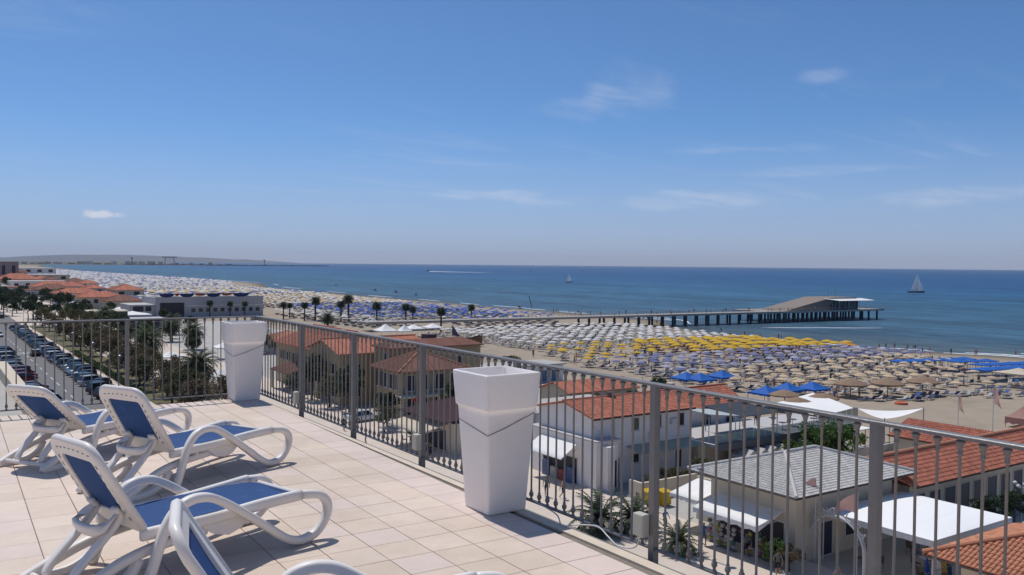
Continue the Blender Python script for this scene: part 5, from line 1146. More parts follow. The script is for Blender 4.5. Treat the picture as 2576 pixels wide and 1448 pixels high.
# ================================================================== BOATS
SAIL = M('sailcloth', (0.66, 0.66, 0.67), rough=.8, var=.04, sub=.35); HULL = M('navy_hull', (0.02, 0.03, 0.06), rough=.3); DECK = M('white_deck', (.65, .65, .66), rough=.4)
def sailboat(label, x, y, ln, mh, rz, hull, name='sailing_boat'):
    t = thing(name, label, 'sailing boat', (x, y, SEA), rz); q = MB(); n = 9
    for i in range(n):
        u_ = i / (n - 1); b = ln * .13 * math.sin(PI * (u_ * .82 + .18)) ** .8 if u_ < 1 else .02; xx = (u_ - .5) * ln; sh = ln * (.075 + .03 * u_ * u_)
        q.v += [V(xx, -b, sh), V(xx, -b * .7, -.1), V(xx, b * .7, -.1), V(xx, b, sh)]
    for i in range(n - 1):
        for k in range(3): a = i * 4 + k; q.f.append([a, a + 4, a + 5, a + 1]); q.mi.append(0); q.smooth.append(True)
        q.f.append([i * 4 + 3, i * 4 + 7, i * 4 + 4, i * 4]); q.mi.append(0); q.smooth.append(False)
    lpart('hull', q, hull, t); lpart('cabin', MB().prism([(-ln * .12, -ln * .06, ln * .08), (ln * .2, -ln * .05, ln * .085), (ln * .2, ln * .05, ln * .085), (-ln * .12, ln * .06, ln * .08)], (0, 0, ln * .035)), DECK, t)
    lpart('mast', MB().tube([(ln * .08, 0, ln * .06), (ln * .08, 0, mh)], [.1, .05], 6), STEEL, t); lpart('boom', MB().tube([(ln * .08, 0, mh * .13), (-ln * .3, .4, mh * .13)], .06, 6), STEEL, t)
    def sail(nm, A, B, Cc, bul):
        q = MB(); q.sm = True; n = 8; ix = {}
        for i in range(n + 1):
            for j in range(n + 1 - i): a, b = i / n, j / n; c = 1 - a - b; ix[i, j] = len(q.v); q.v.append(A * c + B * a + Cc * b + V(0, bul * (a * b + b * c + a * c) * 3, 0))
        for i in range(n):
            for j in range(n - i):
                q.f.append([ix[i, j], ix[i + 1, j], ix[i, j + 1]]); q.mi.append(0); q.smooth.append(True)
                if i + j < n - 1: q.f.append([ix[i + 1, j], ix[i + 1, j + 1], ix[i, j + 1]]); q.mi.append(0); q.smooth.append(True)
        lpart(nm, q, SAIL, t)
    sail('mainsail', V(ln * .07, 0, mh * .14), V(-ln * .3, .4, mh * .15), V(ln * .07, 0, mh * .98), ln * .04); sail('jib', V(ln * .48, 0, ln * .1), V(ln * .11, .5, mh * .12), V(ln * .09, 0, mh * .86), ln * .05)
    return t
p = gp(2684, 858, SEA); sailboat('larger sailing boat with dark hull right of the pier end', p.x, p.y, 14.2, 17.5, -HEAD - .15, HULL)
p = gp(1668, 828, SEA); sailboat('smaller sailing boat with pale sails in the middle of the sea', p.x, p.y, 10, 12.5, -HEAD + PI + .5, HULL)
p = gp(930, 789, SEA); sailboat('distant tiny sailing boat left of centre on the sea', p.x, p.y, 9, 13, 1.2, HULL)
def motorboat(label, x, y, ln, rz):
    t = thing('motor_boat', label, 'motor boat', (x, y, SEA), rz); lpart('hull', MB().prism([(-ln / 2, -ln * .16, 0), (ln * .25, -ln * .15, 0), (ln / 2, 0, .2), (ln * .25, ln * .15, 0), (-ln / 2, ln * .16, 0)], (0, 0, ln * .15)), DECK, t)
    lpart('cabin', MB().prism([(-ln * .2, -ln * .1, ln * .15), (ln * .12, -ln * .1, ln * .15), (ln * .12, ln * .1, ln * .15), (-ln * .2, ln * .1, ln * .15)], (0, 0, ln * .14)), GLAS, t)
p = gp(1254, 796, SEA); motorboat('white motor boat trailing a long wake near the horizon', p.x, p.y, 16, -HEAD + PI)
pts = []
for i in range(16): p = gp(1258 + 12 * i, 796.6 + .22 * i, SEA); pts.append(p)
q = MB()
for i, p in enumerate(pts): ww = 9 + i * 1.3; q.v += [p + V(-.4, -.8, 0) * ww * .35 + V(0, 0, .01), p + V(0, 0, .9 * (1 - i / 16)), p + V(.4, .8, 0) * ww * .35 + V(0, 0, .01)]
for i in range(15):
    for k in range(2): q.f.append([i * 3 + k, i * 3 + k + 1, i * 3 + 4 + k, i * 3 + 3 + k]); q.mi.append(0); q.smooth.append(True)
put('wake', q.mesh('wake', FOAM), kind='structure')
for i, (px, py) in enumerate(((1707, 797), (1555, 797), (640, 905), (700, 902))):
    p = gp(px, py, SEA)
    if i < 2: motorboat(['small white boat far right of the pale sails', 'small white boat far left of the pale sails'][i], p.x, p.y, 9, .4)
for i, (px, py) in enumerate(((1160, 858), (1100, 853), (1220, 866), (985, 838), (1520, 905))): p = gp(px, py, SEA); motorboat(f'tiny pedal boat near the far shore, {ordw(i)} of five', p.x, p.y, 5, .3 * i)
p = gp(1562, 905, SEA); t = thing('mooring_post', 'thin leaning dark pole standing in the water off the blue field', 'pole', p); lpart('pole', MB().tube([(0, 0, -2), (-2.2, .5, 6.2)], .16, 6), SHUT, t)

# ================================================================== THE HARBOUR far away
random.seed(51)
t = thing('harbour_breakwater', 'low dark harbour breakwater on the far left horizon', 'breakwater', (1500, 4950, 0)); q = MB()
for i in range(40): x = 900 + i * 28; q.cbox((x, 4930 + U(-15, 15), -1), 34, 30, U(5, 9), U(0, .5))
part('rocks', q, M('breakwater_rock', (.10, .10, .11), rough=.9, var=.2, scale=.05), t, kind='stuff')
for i in range(26):
    x = 330 + i * 44 + U(-12, 12); w_, h_ = U(16, 42), U(6, 17); far_w = [WPLA, GPLA, CPLA][i % 3]
    t = thing('harbour_building', f'pale harbour building low on the far left horizon, {ordw(i)} from the left', 'building', (x, 4900 + U(0, 160), 0), group='harbour buildings on the horizon')
    lpart('wall', MB().box(-w_ / 2, w_ / 2, -10, 10, 0, h_), far_w, t); lpart('roof', MB().box(-w_ / 2 - 1, w_ / 2 + 1, -11, 11, h_, h_ + 1), [GPLA, OLDT, WPLA][i % 3], t)
CRN = M('crane_steel', (.10, .12, .16), rough=.6)
for lab, x, h_ in (('tall harbour gantry crane on the far left horizon', 1120, 46), ('harbour tower left of the gantry crane on the horizon', 930, 38), ('slim harbour mast at the end of the breakwater', 1640, 34)):
    t = thing('harbour_crane', lab, 'crane', (x, 4960, 0)); w_ = 26 if h_ > 40 else 5
    for sx in ((-1, 1) if w_ > 10 else (0,)): lpart('leg', MB().tube([(sx * w_, 0, 0), (sx * w_ * .8, 0, h_ * .85)], 2.2, 6), CRN, t)
    if w_ > 10: lpart('beam', MB().box(-w_ * 1.5, w_ * 1.5, -2, 2, h_ * .85, h_ * .95), CRN, t)
    else: lpart('head', MB().box(-5, 5, -3, 3, h_ * .85, h_), CRN, t)

# ================================================================== VEGETATION
BARK = M('bark', (0.085, 0.065, 0.05), rough=.95, var=.2, scale=4, bump=.4, bscale=20); PTR = M('palm_trunk', (0.07, 0.055, 0.042), rough=.95, var=.25, scale=5, bump=.5, bscale=14)
LF = {k: M('leaves_' + k, c, rough=.65, var=.28, scale=.9, isl=.45, rnd=.12, sub=.25, spec=.25) for k, c in dict(olive=(.115, .115, .055), dark=(.045, .068, .038), fresh=(.075, .135, .035), brown=(.14, .11, .065), palm=(.065, .088, .048), hedge=(.055, .09, .032)).items()}
def rv(): 
    while True:
        p = V(U(-1, 1), U(-1, 1), U(-1, 1))
        if 0.05 < p.length < 1: return p
def crown_mesh(seed, n, rx, rz, leaf, mat, clumps=16, flat=.0):
    random.seed(seed); q = MB(); cl = []
    for i in range(clumps): d = rv().normalized(); k = U(.35, .92); cl.append((V(d.x * rx * k, d.y * rx * k, d.z * rz * k), U(.28, .52)))
    for i in range(n):
        c, r = random.choice(cl); p = c + V(*(a * r * b for a, b in zip(rv().normalized() * U(.55, 1.05), (rx, rx, rz)))); a = rv().normalized(); b = a.cross(rv()).normalized(); l = leaf * U(.6, 1.5)
        q.add([p - a * l * .9, p + b * l * .42, p + a * l * .9, p - b * l * .42], [(0, 1, 2, 3)])
    return q.mesh('crown', mat)
def trunk_mesh(h, r, seed, spread=1.4):
    random.seed(seed); q = MB(); q.tube([(0, 0, -.1), (U(-.1, .1), U(-.1, .1), h * .5), (U(-.25, .25), U(-.25, .25), h)], [r, r * .75, r * .5], 8)
    for i in range(5): a = U(0, 6.28); z = h * U(.55, .95); q.tube([(0, 0, z), (math.cos(a) * spread * .5, math.sin(a) * spread * .5, z + .6), (math.cos(a) * spread, math.sin(a) * spread, z + 1.3)], [r * .4, r * .28, r * .1], 6)
    return q.mesh('trunk', BARK)
def tree_kind(mat, h, rx, rz, n, leaf, seeds):
    out = []
    for s in seeds:
        out.append((trunk_mesh(h, rx * .075, s, rx * .6), crown_mesh(s + 100, n, rx, rz, leaf, mat), h + rz * .55))
    return out
K_OL = tree_kind(LF['olive'], 2.1, 2.2, 1.7, 2600, .17, (1, 2)); K_BR = tree_kind(LF['brown'], 2.0, 2.3, 1.7, 2600, .16, (3, 4)); K_DK = tree_kind(LF['dark'], 4.0, 3.1, 2.3, 1800, .32, (5, 6)); K_FR = tree_kind(LF['fresh'], 1.9, 2.3, 1.7, 2600, .19, (7, 8))
def tree(kind, label, x, y, s=1.0, z=0.0, name='tree', group=None, seed=None):
    tm, cm, cz = random.choice(kind); t = thing(name, label, 'tree', (x, y, z), U(0, 6.28), group); t.scale = (s, s, s * U(.92, 1.1))
    put('trunk', tm, t); put('crown', cm, t, loc=(0, 0, cz)); return t
def palm_meshes(seed, h, r, n, fl, droop, wid=.5, seg=9):
    random.seed(seed); q = MB(); q.tube([(0, 0, -.1), (.05, 0, h * .5), (.12, .06, h)], [r * 1.15, r * .92, r], 9)
    for i in range(int(h / .28)): q.lathe([(r * .98, 0), (r * 1.12, .05), (r * .98, .12)], 9, (.1 * i * .28 / h, .03, .1 + i * .28))
    tr = q.mesh('trunk', PTR); q = MB()
    for i in range(n):
        a = 2.399 * i + U(-.2, .2); el = math.radians(82 - 118 * (i / n) ** .85 + U(-7, 7)); L_ = fl * U(.82, 1.08); d = V(math.cos(a), math.sin(a), 0); p = V(.12, .06, h) + d * .15; pts = [p]
        for k in range(seg): e = el - droop * (k / seg) ** 1.3; p = p + (d * math.cos(e) + V(0, 0, math.sin(e))) * L_ / seg; pts.append(p)
        sd_ = V(-d.y, d.x, 0)
        q.tube(pts, [.035 * (1 - .8 * k / seg) for k in range(seg + 1)], 4, caps=False)
        for k in range(1, seg + 1):
            w_ = wid * math.sin(PI * (.12 + .82 * k / seg)) ** .7
            for hh in (0, .5):
                b = pts[k - 1].lerp(pts[k], hh); tn = (pts[k] - pts[k - 1]).normalized()
                for s in (-1, 1):
                    tip = b + sd_ * s * w_ + tn * w_ * .75 - V(0, 0, w_ * U(.15, .45)); q.add([b, b + tn * .15, tip], [(0, 1, 2)])
    return tr, q.mesh('crown', LF['palm'])
def palm(pm, label, x, y, s=1.0, z=0.0, group=None):
    t = thing('palm_tree', label, 'palm tree', (x, y, z), U(0, 6.28), group); t.scale = (s, s, s); put('trunk', pm[0], t); put('crown', pm[1], t); return t
PA = palm_meshes(61, 4.4, .42, 96, 3.7, 1.6, .62); PB = palm_meshes(62, 6.3, .28, 64, 1.9, 1.5, .65, 7); PC_ = palm_meshes(63, 1.1, .30, 40, 2.4, 1.3, .42, 8)
random.seed(71)
palm(PA, 'large date palm on the plaza behind the left railing, farther one', 35.6, 174.5, 1.12, .13); palm(PA, 'large date palm left of the corner planter, nearer one', 34.2, 133.5, 1.05, .13)
palm(PA, 'dark date palm rising just left of the corner planter top', 61.5, 190, .95, 0)
for i, (x, y, s) in enumerate(((109.9, 290, 1.0), (113, 288, 1.28), (118.6, 279, 1.12), (121.2, 278.5, 1.42), (120.9, 255.6, 1.18), (131.2, 255.6, 1.08), (133.0, 254, .95), (127.2, 225.2, 1.12), (154.6, 253, 1.0))):
    palm(PB, f'fan palm before the blue umbrella field, {ordw(i)} from the left', x, y, s * .86, 0, 'fan palms along the beach')
palm(PA, 'broad young palm between the fan palms and corner planter', 107, 262, .8, -1.0)
for i, (x, y) in enumerate(((86.5, 322), (93.5, 321), (98.5, 320), (106, 300), (110, 305))): palm(PB, f'short palm in front of the grey pavilion, {ordw(i)} from the left', x, y, U(.72, .85), 0, 'palms before the grey pavilion')
for i, (px, py, s) in enumerate(((1760, 1560, 1.15), (1850, 1555, 1.0), (1985, 1620, .8))): p = gp(px, py, .13); palm(PC_, f'low bushy palm on the promenade below the railing, {ordw(i)} from the left', p.x, p.y, s, .1)
random.seed(72)
ys_ = [112, 119.5, 127, 134, 141.5, 149, 157, 166, 176, 187, 199, 212, 226, 241, 257, 274, 292]
for i, y in enumerate(ys_):
    kd, nm = ((K_BR, 'brownish tamarisk') if i % 3 != 1 else (K_OL, 'olive green tamarisk')); tree(kd, f'{nm} in the bed beside the road, {ordw(i)} from the terrace', 29.3 + U(-1, 1), y, U(1.0, 1.3), .15, 'tamarisk_tree', 'tamarisks beside the road')
for i in range(26): tree(K_OL if i % 3 else K_DK, f'small green tree on the plaza edge, {ordw(i)} going away', 38 + U(-4, 9), 200 + i * 6.2 + U(-3, 3), U(.8, 1.15) * (1 if i % 3 else .7), .13, 'plaza_tree', 'small trees on the plaza')
for i in range(34): y = 318 + i * 11 + U(-4, 4); tree(K_DK, f'dark evergreen by the far road, {ordw(i)} going away', 27 + U(-4, 9), y, U(.75, 1.05), 0, 'evergreen_tree', 'dark evergreens along the far road')
for i in range(16): tree(K_DK, f'dark street tree on the inland side of the road, {ordw(i)} going away', 8.6 + U(-.8, .8), 205 + i * 14 + U(-3, 3), U(.6, .8), .1, 'street_tree', 'street trees on the inland side')
for i in range(26): tree(K_DK, f'far seafront tree among the distant roofs, {ordw(i)} going away', 40 + U(-8, 45), 700 + i * 42, U(1.0, 1.5), 0, 'far_tree', 'far trees among the distant roofs')
for i, (px, py, s) in enumerate(((2375, 1300, .92), (2440, 1310, .9), (2330, 1290, .8))): tree(K_FR, f'bushy fresh green tree beside the bathing huts, {ordw(i)} of three', (74.6, 78.4, 71.2)[i], 54.9, (1.0, .95, .8)[i], 0, 'green_tree')
p = gp(2745, 1300, 0); tree(K_FR, 'small green bush behind the long red roof', 85.0, 51.6, .5, 0, 'green_bush')
for i, (x, y, s) in enumerate(((66.8, 34.2, .85), (69.5, 33.6, .95), (64.2, 34.4, .7))): tree(K_DK, f'dark garden tree before the long cabin row, {ordw(i)} from the marquee', x, y, s * .42, 0, 'garden_tree')
for i, (x, y, s) in enumerate(((47.4, 108.5, 1.0), (46.4, 113.0, .9), (46.8, 120.5, 1.0), (45.5, 124.5, .9), (47.2, 96.8, .7), (45.9, 93.8, .7), (56, 94.5, .9))): tree(K_OL if i % 2 else K_DK, f'small tree against the ochre houses, {ordw(i)} of seven', x, y, s * (.75 if i % 2 == 0 else 1), .1, 'garden_tree', 'garden trees by the ochre houses')
def hedge(label, x0, x1, y0, y1, h):
    q = MB()
    for i in range(int((x1 - x0) * (y1 - y0) * h * 60)):
        p = V(U(x0, x1), U(y0, y1), U(.1, h)); 
        if random.random() < .6: p.z = h + U(-.25, .18)
        a = rv().normalized(); b = a.cross(rv()).normalized(); l = U(.12, .26); q.add([p - a * l, p + b * l * .5, p + a * l, p - b * l * .5], [(0, 1, 2, 3)])
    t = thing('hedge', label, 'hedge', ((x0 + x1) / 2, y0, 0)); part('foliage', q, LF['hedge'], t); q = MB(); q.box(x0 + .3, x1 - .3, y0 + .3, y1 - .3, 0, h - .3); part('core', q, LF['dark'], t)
hedge('clipped green hedge behind the white house', 69.5, 86, 83.6, 87.6, 2.0); hedge('low green hedge behind the maroon roof', 47, 55, 89.5, 92.0, 1.6); hedge('low green hedge along the parked cars', 26.6, 27.5, 136, 205, .9)
for i in range(22): tree([K_OL, K_DK, K_FR, K_BR][i % 4], f'leafy garden tree among the roofs near the ochre houses, {ordw(i)} of the scatter', U(57, 98), U(88, 112) if i % 2 else U(126, 200), U(.55, .85) * (.7 if i % 4 == 1 else 1), 0, 'garden_tree', 'garden trees among the roofs')
for i in range(14): tree(K_OL if i % 2 else K_BR, f'second-row tamarisk toward the plaza, {ordw(i)} from the terrace', 33 + U(-1.2, 1.5), 116 + i * 8 + U(-2, 2), U(.8, 1.1), .13, 'tamarisk_tree', 'second row of tamarisks')
for i in range(16): tree([K_OL, K_BR, K_FR, K_DK][i % 4], f'shade tree standing on the pale plaza, {ordw(i)} of sixteen', U(42, 66), 160 + i * 8.5, U(.6, .95) * (.7 if i % 4 == 3 else 1), .02, 'plaza_tree', 'shade trees on the pale plaza')
for i in range(5): palm(PA, f'date palm on the pale plaza, {ordw(i)} going away', U(40, 58), 205 + i * 22, U(.7, .95), .02, 'date palms on the plaza')
for i in range(14): tree(K_DK, f'dark tree between the red roofs left of the pavilion, {ordw(i)} going away', U(44, 58), 330 + i * 16, U(.6, .9), 0, 'evergreen_tree', 'dark trees between the red roofs')
random.seed(73)
for i, x in enumerate((53.2, 54.6, 56.0, 57.6, 59.2, 60.6)): tree(K_OL, f'potted shrub behind the low yard wall, {ordw(i)} from the left', x, 56.3, U(.35, .5), 0, 'potted_shrub')
for i, y in enumerate((38.4, 37.6, 39.2)): tree(K_BR if i else K_FR, f'potted flowering plant at the shop corner, {ordw(i)} of three', 46.6 + .4 * i, y - .8, .38, .1, 'potted_plant')

# ================================================================== CARS
GLC = M('car_glass', (0.02, 0.028, 0.033), rough=.06, var=0, spec=.7); TYR = M('tyre', (.02, .02, .02), rough=.9, var=0); RIM = M('rim', (.4, .4, .42), rough=.35, metal=.7, var=0); LMP = M('headlight', (.75, .75, .78), rough=.15, var=0); TLM = M('tail_light', (.35, .02, .02), rough=.2, var=0)
PAINT = M('car_paint', (1, 1, 1), rough=.28, var=0, objcol=True, coat=.25, spec=.45)
def car_proto(kind):
    t = bpy.data.objects.new('parked_car', None); ln, wd, hh = dict(hatch=(3.9, 1.68, 1.48), saloon=(4.4, 1.74, 1.43), suv=(4.4, 1.82, 1.70), van=(4.6, 1.85, 1.92))[kind]
    def loft(rows):
        q = MB(); q.sm = False; n = len(rows[0])
        for r in rows: q.v += [V(*p) for p in r]
        for i in range(len(rows) - 1):
            for k in range(n - 1): a = i * n + k; q.f.append([a, a + 1, a + n + 1, a + n]); q.mi.append(0); q.smooth.append(False)
        return q
    h = ln / 2; w_ = wd / 2; bz = hh * .58
    hood = dict(hatch=.22, saloon=.24, suv=.22, van=.14)[kind]
    st = [(-h, .42, .82, .80), (-h + .12, .26, .94, .9), (-h + .6, .22, bz, .98), (-.2, .2, bz + .02, 1), (h - ln * hood, .2, bz - .01, 1), (h - .45, .22, bz - .14, .96), (h - .1, .28, bz - .28, .86), (h, .40, bz - .42, .76)]
    rows = []
    for x, z0, z1, k in st: y = w_ * k; rows.append([(x, -y * .93, z0), (x, -y, (z0 + z1) * .5), (x, -y * .97, z1 - .05), (x, -y * .82, z1), (x, y * .82, z1), (x, y * .97, z1 - .05), (x, y, (z0 + z1) * .5), (x, y * .93, z0), (x, -y * .93, z0)])
    q = loft(rows); n = 9; q.f.append(list(range(n - 1))[::-1]); q.f.append([(len(rows) - 1) * n + k for k in range(n - 1)]); q.mi += [0, 0]; q.smooth += [False, False]
    put('body', q.mesh('body', PAINT), t)
    rx0, rx1 = (-h + .45, h * .18) if kind != 'saloon' else (-h + .95, h * .16)
    if kind == 'van': rx0, rx1 = -h + .15, h * .42
    bx0, bx1 = (-h + .12, h * .5) if kind != 'saloon' else (-h + .45, h * .48)
    if kind == 'van': bx0, bx1 = -h + .03, h * .72
    g = [[(bx0, -w_ * .80, bz), (bx1, -w_ * .80, bz), (bx1, w_ * .80, bz), (bx0, w_ * .80, bz)], [(rx0, -w_ * .66, hh - .05), (rx1, -w_ * .66, hh - .05), (rx1, w_ * .66, hh - .05), (rx0, w_ * .66, hh - .05)]]
    q = MB(); q.add(g[0] + g[1], [(0, 1, 5, 4), (1, 2, 6, 5), (2, 3, 7, 6), (3, 0, 4, 7)]); put('windows', q.mesh('windows', GLC), t)
    q = MB(); a, b = (rx0 - .03, rx1 + .03); q.add([(a, -w_ * .68, hh - .06), (b, -w_ * .68, hh - .06), (b, w_ * .68, hh - .06), (a, w_ * .68, hh - .06), (a + .12, -w_ * .58, hh), (b - .15, -w_ * .58, hh), (b - .15, w_ * .58, hh), (a + .12, w_ * .58, hh)], [(4, 5, 6, 7), (0, 1, 5, 4), (1, 2, 6, 5), (2, 3, 7, 6), (3, 0, 4, 7)])
    put('roof', q.mesh('roof', PAINT), t)
    for s in (-1, 1):
        q = MB()
        for (xa, za), (xb, zb) in (((bx1, bz), (rx1, hh - .05)), ((bx0, bz), (rx0, hh - .05)), ((bx0 * .35 + bx1 * .65 - .4, bz), (rx0 * .4 + rx1 * .6 - .25, hh - .05))): q.tube([(xa, s * w_ * .805, za), (xb, s * w_ * .665, zb)], .045, 4)
        put('pillar', q.mesh('pillar', PAINT), t)
        q = MB(); q.box(h - .16, h - .03, s * w_ * .60 - .16, s * w_ * .60 + .16, bz - .34, bz - .2); put('headlight', q.mesh('headlight', LMP), t)
        q = MB(); q.box(-h - .005, -h + .1, s * w_ * .64 - .12, s * w_ * .64 + .12, .66, .82); put('tail_light', q.mesh('tail_light', TLM), t)
        for x in (-h * .62, h * .63):
            q = MB(); q.lathe([(.30, -.1), (.32, -.07), (.32, .07), (.30, .1)], 14); me = q.mesh('wheel', TYR); wv = put('wheel', me, t, loc=(x, s * (w_ - .09), .32)); wv.rotation_euler = (PI / 2, 0, 0)
            q = MB(); q.lathe([(.19, -.105), (.19, .105)], 10); put('rim', q.mesh('rim', RIM), wv)
    return t
protos = {k: car_proto(k) for k in ('hatch', 'saloon', 'suv', 'van')}
CK = dict(hatch='hatchback', saloon='saloon', suv='tall estate', van='van')
CC = [('black', (.012, .012, .014)), ('dark grey', (.05, .052, .056)), ('silver', (.42, .43, .45)), ('navy', (.014, .022, .06)), ('dark green', (.016, .04, .034)), ('grey', (.16, .165, .17)), ('white', (.65, .65, .65)), ('charcoal', (.028, .03, .033)), ('dark red', (.16, .018, .02))]
def car(label, kind, col, x, y, rz, z=.006):
    r = dup(protos[kind], (x, y, z), rz, col=(*col, 1)); r.name = 'parked_car'; r['label'] = label; r['category'] = 'car'; r['group'] = 'cars along the seafront road'; return r
random.seed(81); y = 138.5; i = 0
while y < 330:
    cn, cc = CC[random.choice((0, 1, 1, 2, 3, 4, 5, 6, 7, 7, 0, 4))]; kd = random.choice(('hatch', 'hatch', 'saloon', 'suv', 'suv'))
    car(f'{cn} {CK[kd]} in the seaward parking row, {ordw(i)} from the terrace', kd, cc, 23.0 + U(-.25, .25), y, math.radians(22) + U(-.06, .06) + (PI if random.random() < .4 else 0)); y += 3.15 + (U(2, 5) if random.random() < .08 else 0); i += 1
    if i > 46: break
y = 133; i = 0
while y < 215:
    cn, cc = CC[random.choice((0, 1, 2, 2, 3, 4, 5, 6, 7, 8))]; kd = random.choice(('hatch', 'saloon', 'suv', 'van', 'hatch'))
    car(f'{cn} {CK[kd]} in the inland parking row, {ordw(i)} from the terrace', kd, cc, 14.2 + U(-.2, .2), y, math.radians(18) + U(-.06, .06)); y += 3.2; i += 1
    if i in (7, 14): y += 9
car('dark saloon driving along the middle of the road', 'saloon', (.03, .03, .035), 19.9, 207, PI / 2); car('silver car driving far down the road', 'hatch', (.42, .43, .45), 17, 262, -PI / 2); car('white car standing beside the hip roofed house', 'saloon', (.65, .65, .65), 46.2, 101.5, .2, .13); car('white car parked behind the garden wall', 'suv', (.68, .68, .68), 78.6, 55.8, .1, .02)
for i in range(9):
    cn, cc = CC[random.choice((0, 1, 2, 4, 6, 7))]; car(f'{cn} car in the far end of the road, {ordw(i)} of nine', 'hatch', cc, random.choice((14.5, 23)), 345 + i * 16, PI / 2)

def kill(o):
    for ch in list(o.children_recursive): bpy.data.objects.remove(ch)
    bpy.data.objects.remove(o)
for p_ in protos.values(): kill(p_)

# ================================================================== TENTS AND FURNITURE OF THE PLAZA
random.seed(91)
for i, (zx, zy, w_) in enumerate(((245, 400, 7), (380, 455, 6), (300, 490, 7), (510, 470, 5), (590, 500, 5.5), (690, 545, 7), (765, 610, 6), (905, 380, 10), (430, 330, 6), (880, 745, 5.5), (960, 760, 4), (1060, 670, 8), (1250, 640, 10), (1150, 590, 6), (1620, 1030, 4.2), (1990, 1190, 4.0), (2120, 945, 4.2), (1350, 925, 4), (1280, 965, 3.2), (2080, 1210, 3), (170, 385, 6), (560, 600, 5))):
    p = gp(zx / 3.2175, 720 + zy / 3.2175, 2.7); gazebo('white_gazebo', f'white tent on the plaza and seafront beyond the railing, {ordw(i)} of twenty-two', p.x, p.y, 0, w_, 2.5, 1.0, random.choice((FAB, FAB, CRM)), WSTL, 'white tents on the plaza')
for i, (px, py, w_) in enumerate(((1130, 966, 5), (1185, 967, 3.2), (1212, 960, 4.6), (1268, 957, 4.6), (1020, 985, 4))): p = gp(px, py, 2.6); gazebo('white_pavilion', f'white peaked pavilion below the fan palms, {ordw(i)} from the left', p.x, p.y, gz(p.x, p.y), w_, 2.4, 1.7 if i < 2 else 1.1, FAB, WSTL, 'white pavilions below the palms')
for i, (px, py) in enumerate(((1765, 1420), (1803, 1415))):
    p = gp(1900 + i * 45, 1477, .13); t = thing('recycling_bin', ['left', 'right'][i] + ' yellow recycling bin by the low yard wall', 'bin', (p.x, p.y, .02)); q = MB(); q.prism([(-.45, -.4, .1), (.45, -.4, .1), (.45, .4, .1), (-.45, .4, .1)], (0, 0, 1.0)); lpart('bin_body', q, M('yellow_plastic', (.55, .36, .02), rough=.5), t)
    q = MB(); q.prism([(-.5, -.45, 1.1), (.5, -.45, 1.1), (.5, .45, 1.22), (-.5, .45, 1.22)], (0, 0, .1)); lpart('lid', q, M('yellow_plastic', (.55, .36, .02)), t); [lpart('wheel', MB().lathe([(.1, -.03), (.1, .03)], 10, (sx * .35, .3, .1)), TYR, t) for sx in (-1, 1)]
t = thing('street_lamp', 'tall dark street lamp before the shop awnings', 'street lamp', (44.2, 42.1, .13)); lpart('pole', MB().tube([(0, 0, 0), (0, 0, 5.6), (.05, .1, 5.9)], [.09, .06, .05], 8), STEEL, t); lpart('lamp_head', MB().lathe([(.05, 5.85), (.28, 5.95), (.2, 6.1), (.04, 6.15)], 10), STEEL, t)
t = thing('garden_lamp', 'cluster globe lamp in the garden before the long cabin row', 'lamp', (70.5, 33.6, 0)); lpart('pole', MB().tube([(0, 0, 0), (0, 0, 3.2)], .06, 8), STEEL, t)
for k in range(4): a = k * PI / 2; lpart('globe', MB().lathe([(.02, -.16), (.13, -.09), (.17, 0), (.13, .09), (.02, .16)], 10, (math.cos(a) * .5, math.sin(a) * .5, 3.3 + .1 * (k % 2))), FRAM, t); lpart('arm', MB().tube([(0, 0, 3.1), (math.cos(a) * .5, math.sin(a) * .5, 3.15)], .025, 6), STEEL, t)
for i in range(7):
    t = thing('promenade_lamp', f'slim promenade lamp between road and plaza, {ordw(i)} going away', 'street lamp', (26.3, 150 + i * 26, .1)); lpart('pole', MB().tube([(0, 0, 0), (0, 0, 4.6)], .06, 6), STEEL, t); lpart('lamp_head', MB().lathe([(.05, 4.55), (.3, 4.6), (.25, 4.85), (.05, 4.95)], 8), STEEL, t)
for i, (x, y) in enumerate(((48.2, 115, ), (48.2, 112.4))): flag('hanging_flag', ['red and white', 'yellow and white'][i] + ' flag on the ochre house front', x - .6, y, .13, 4.3, .9, .7, PI, M(['flag_red', 'flag_yellow'][i], [(.5, .04, .05), (.6, .36, .04)][i], rough=.8))
flag('hanging_flag', 'red flag in front of the hip roofed house', 50.2, 94.0, .05, 4.0, 1.0, .8, PI, M('flag_red', (.5, .04, .05)))

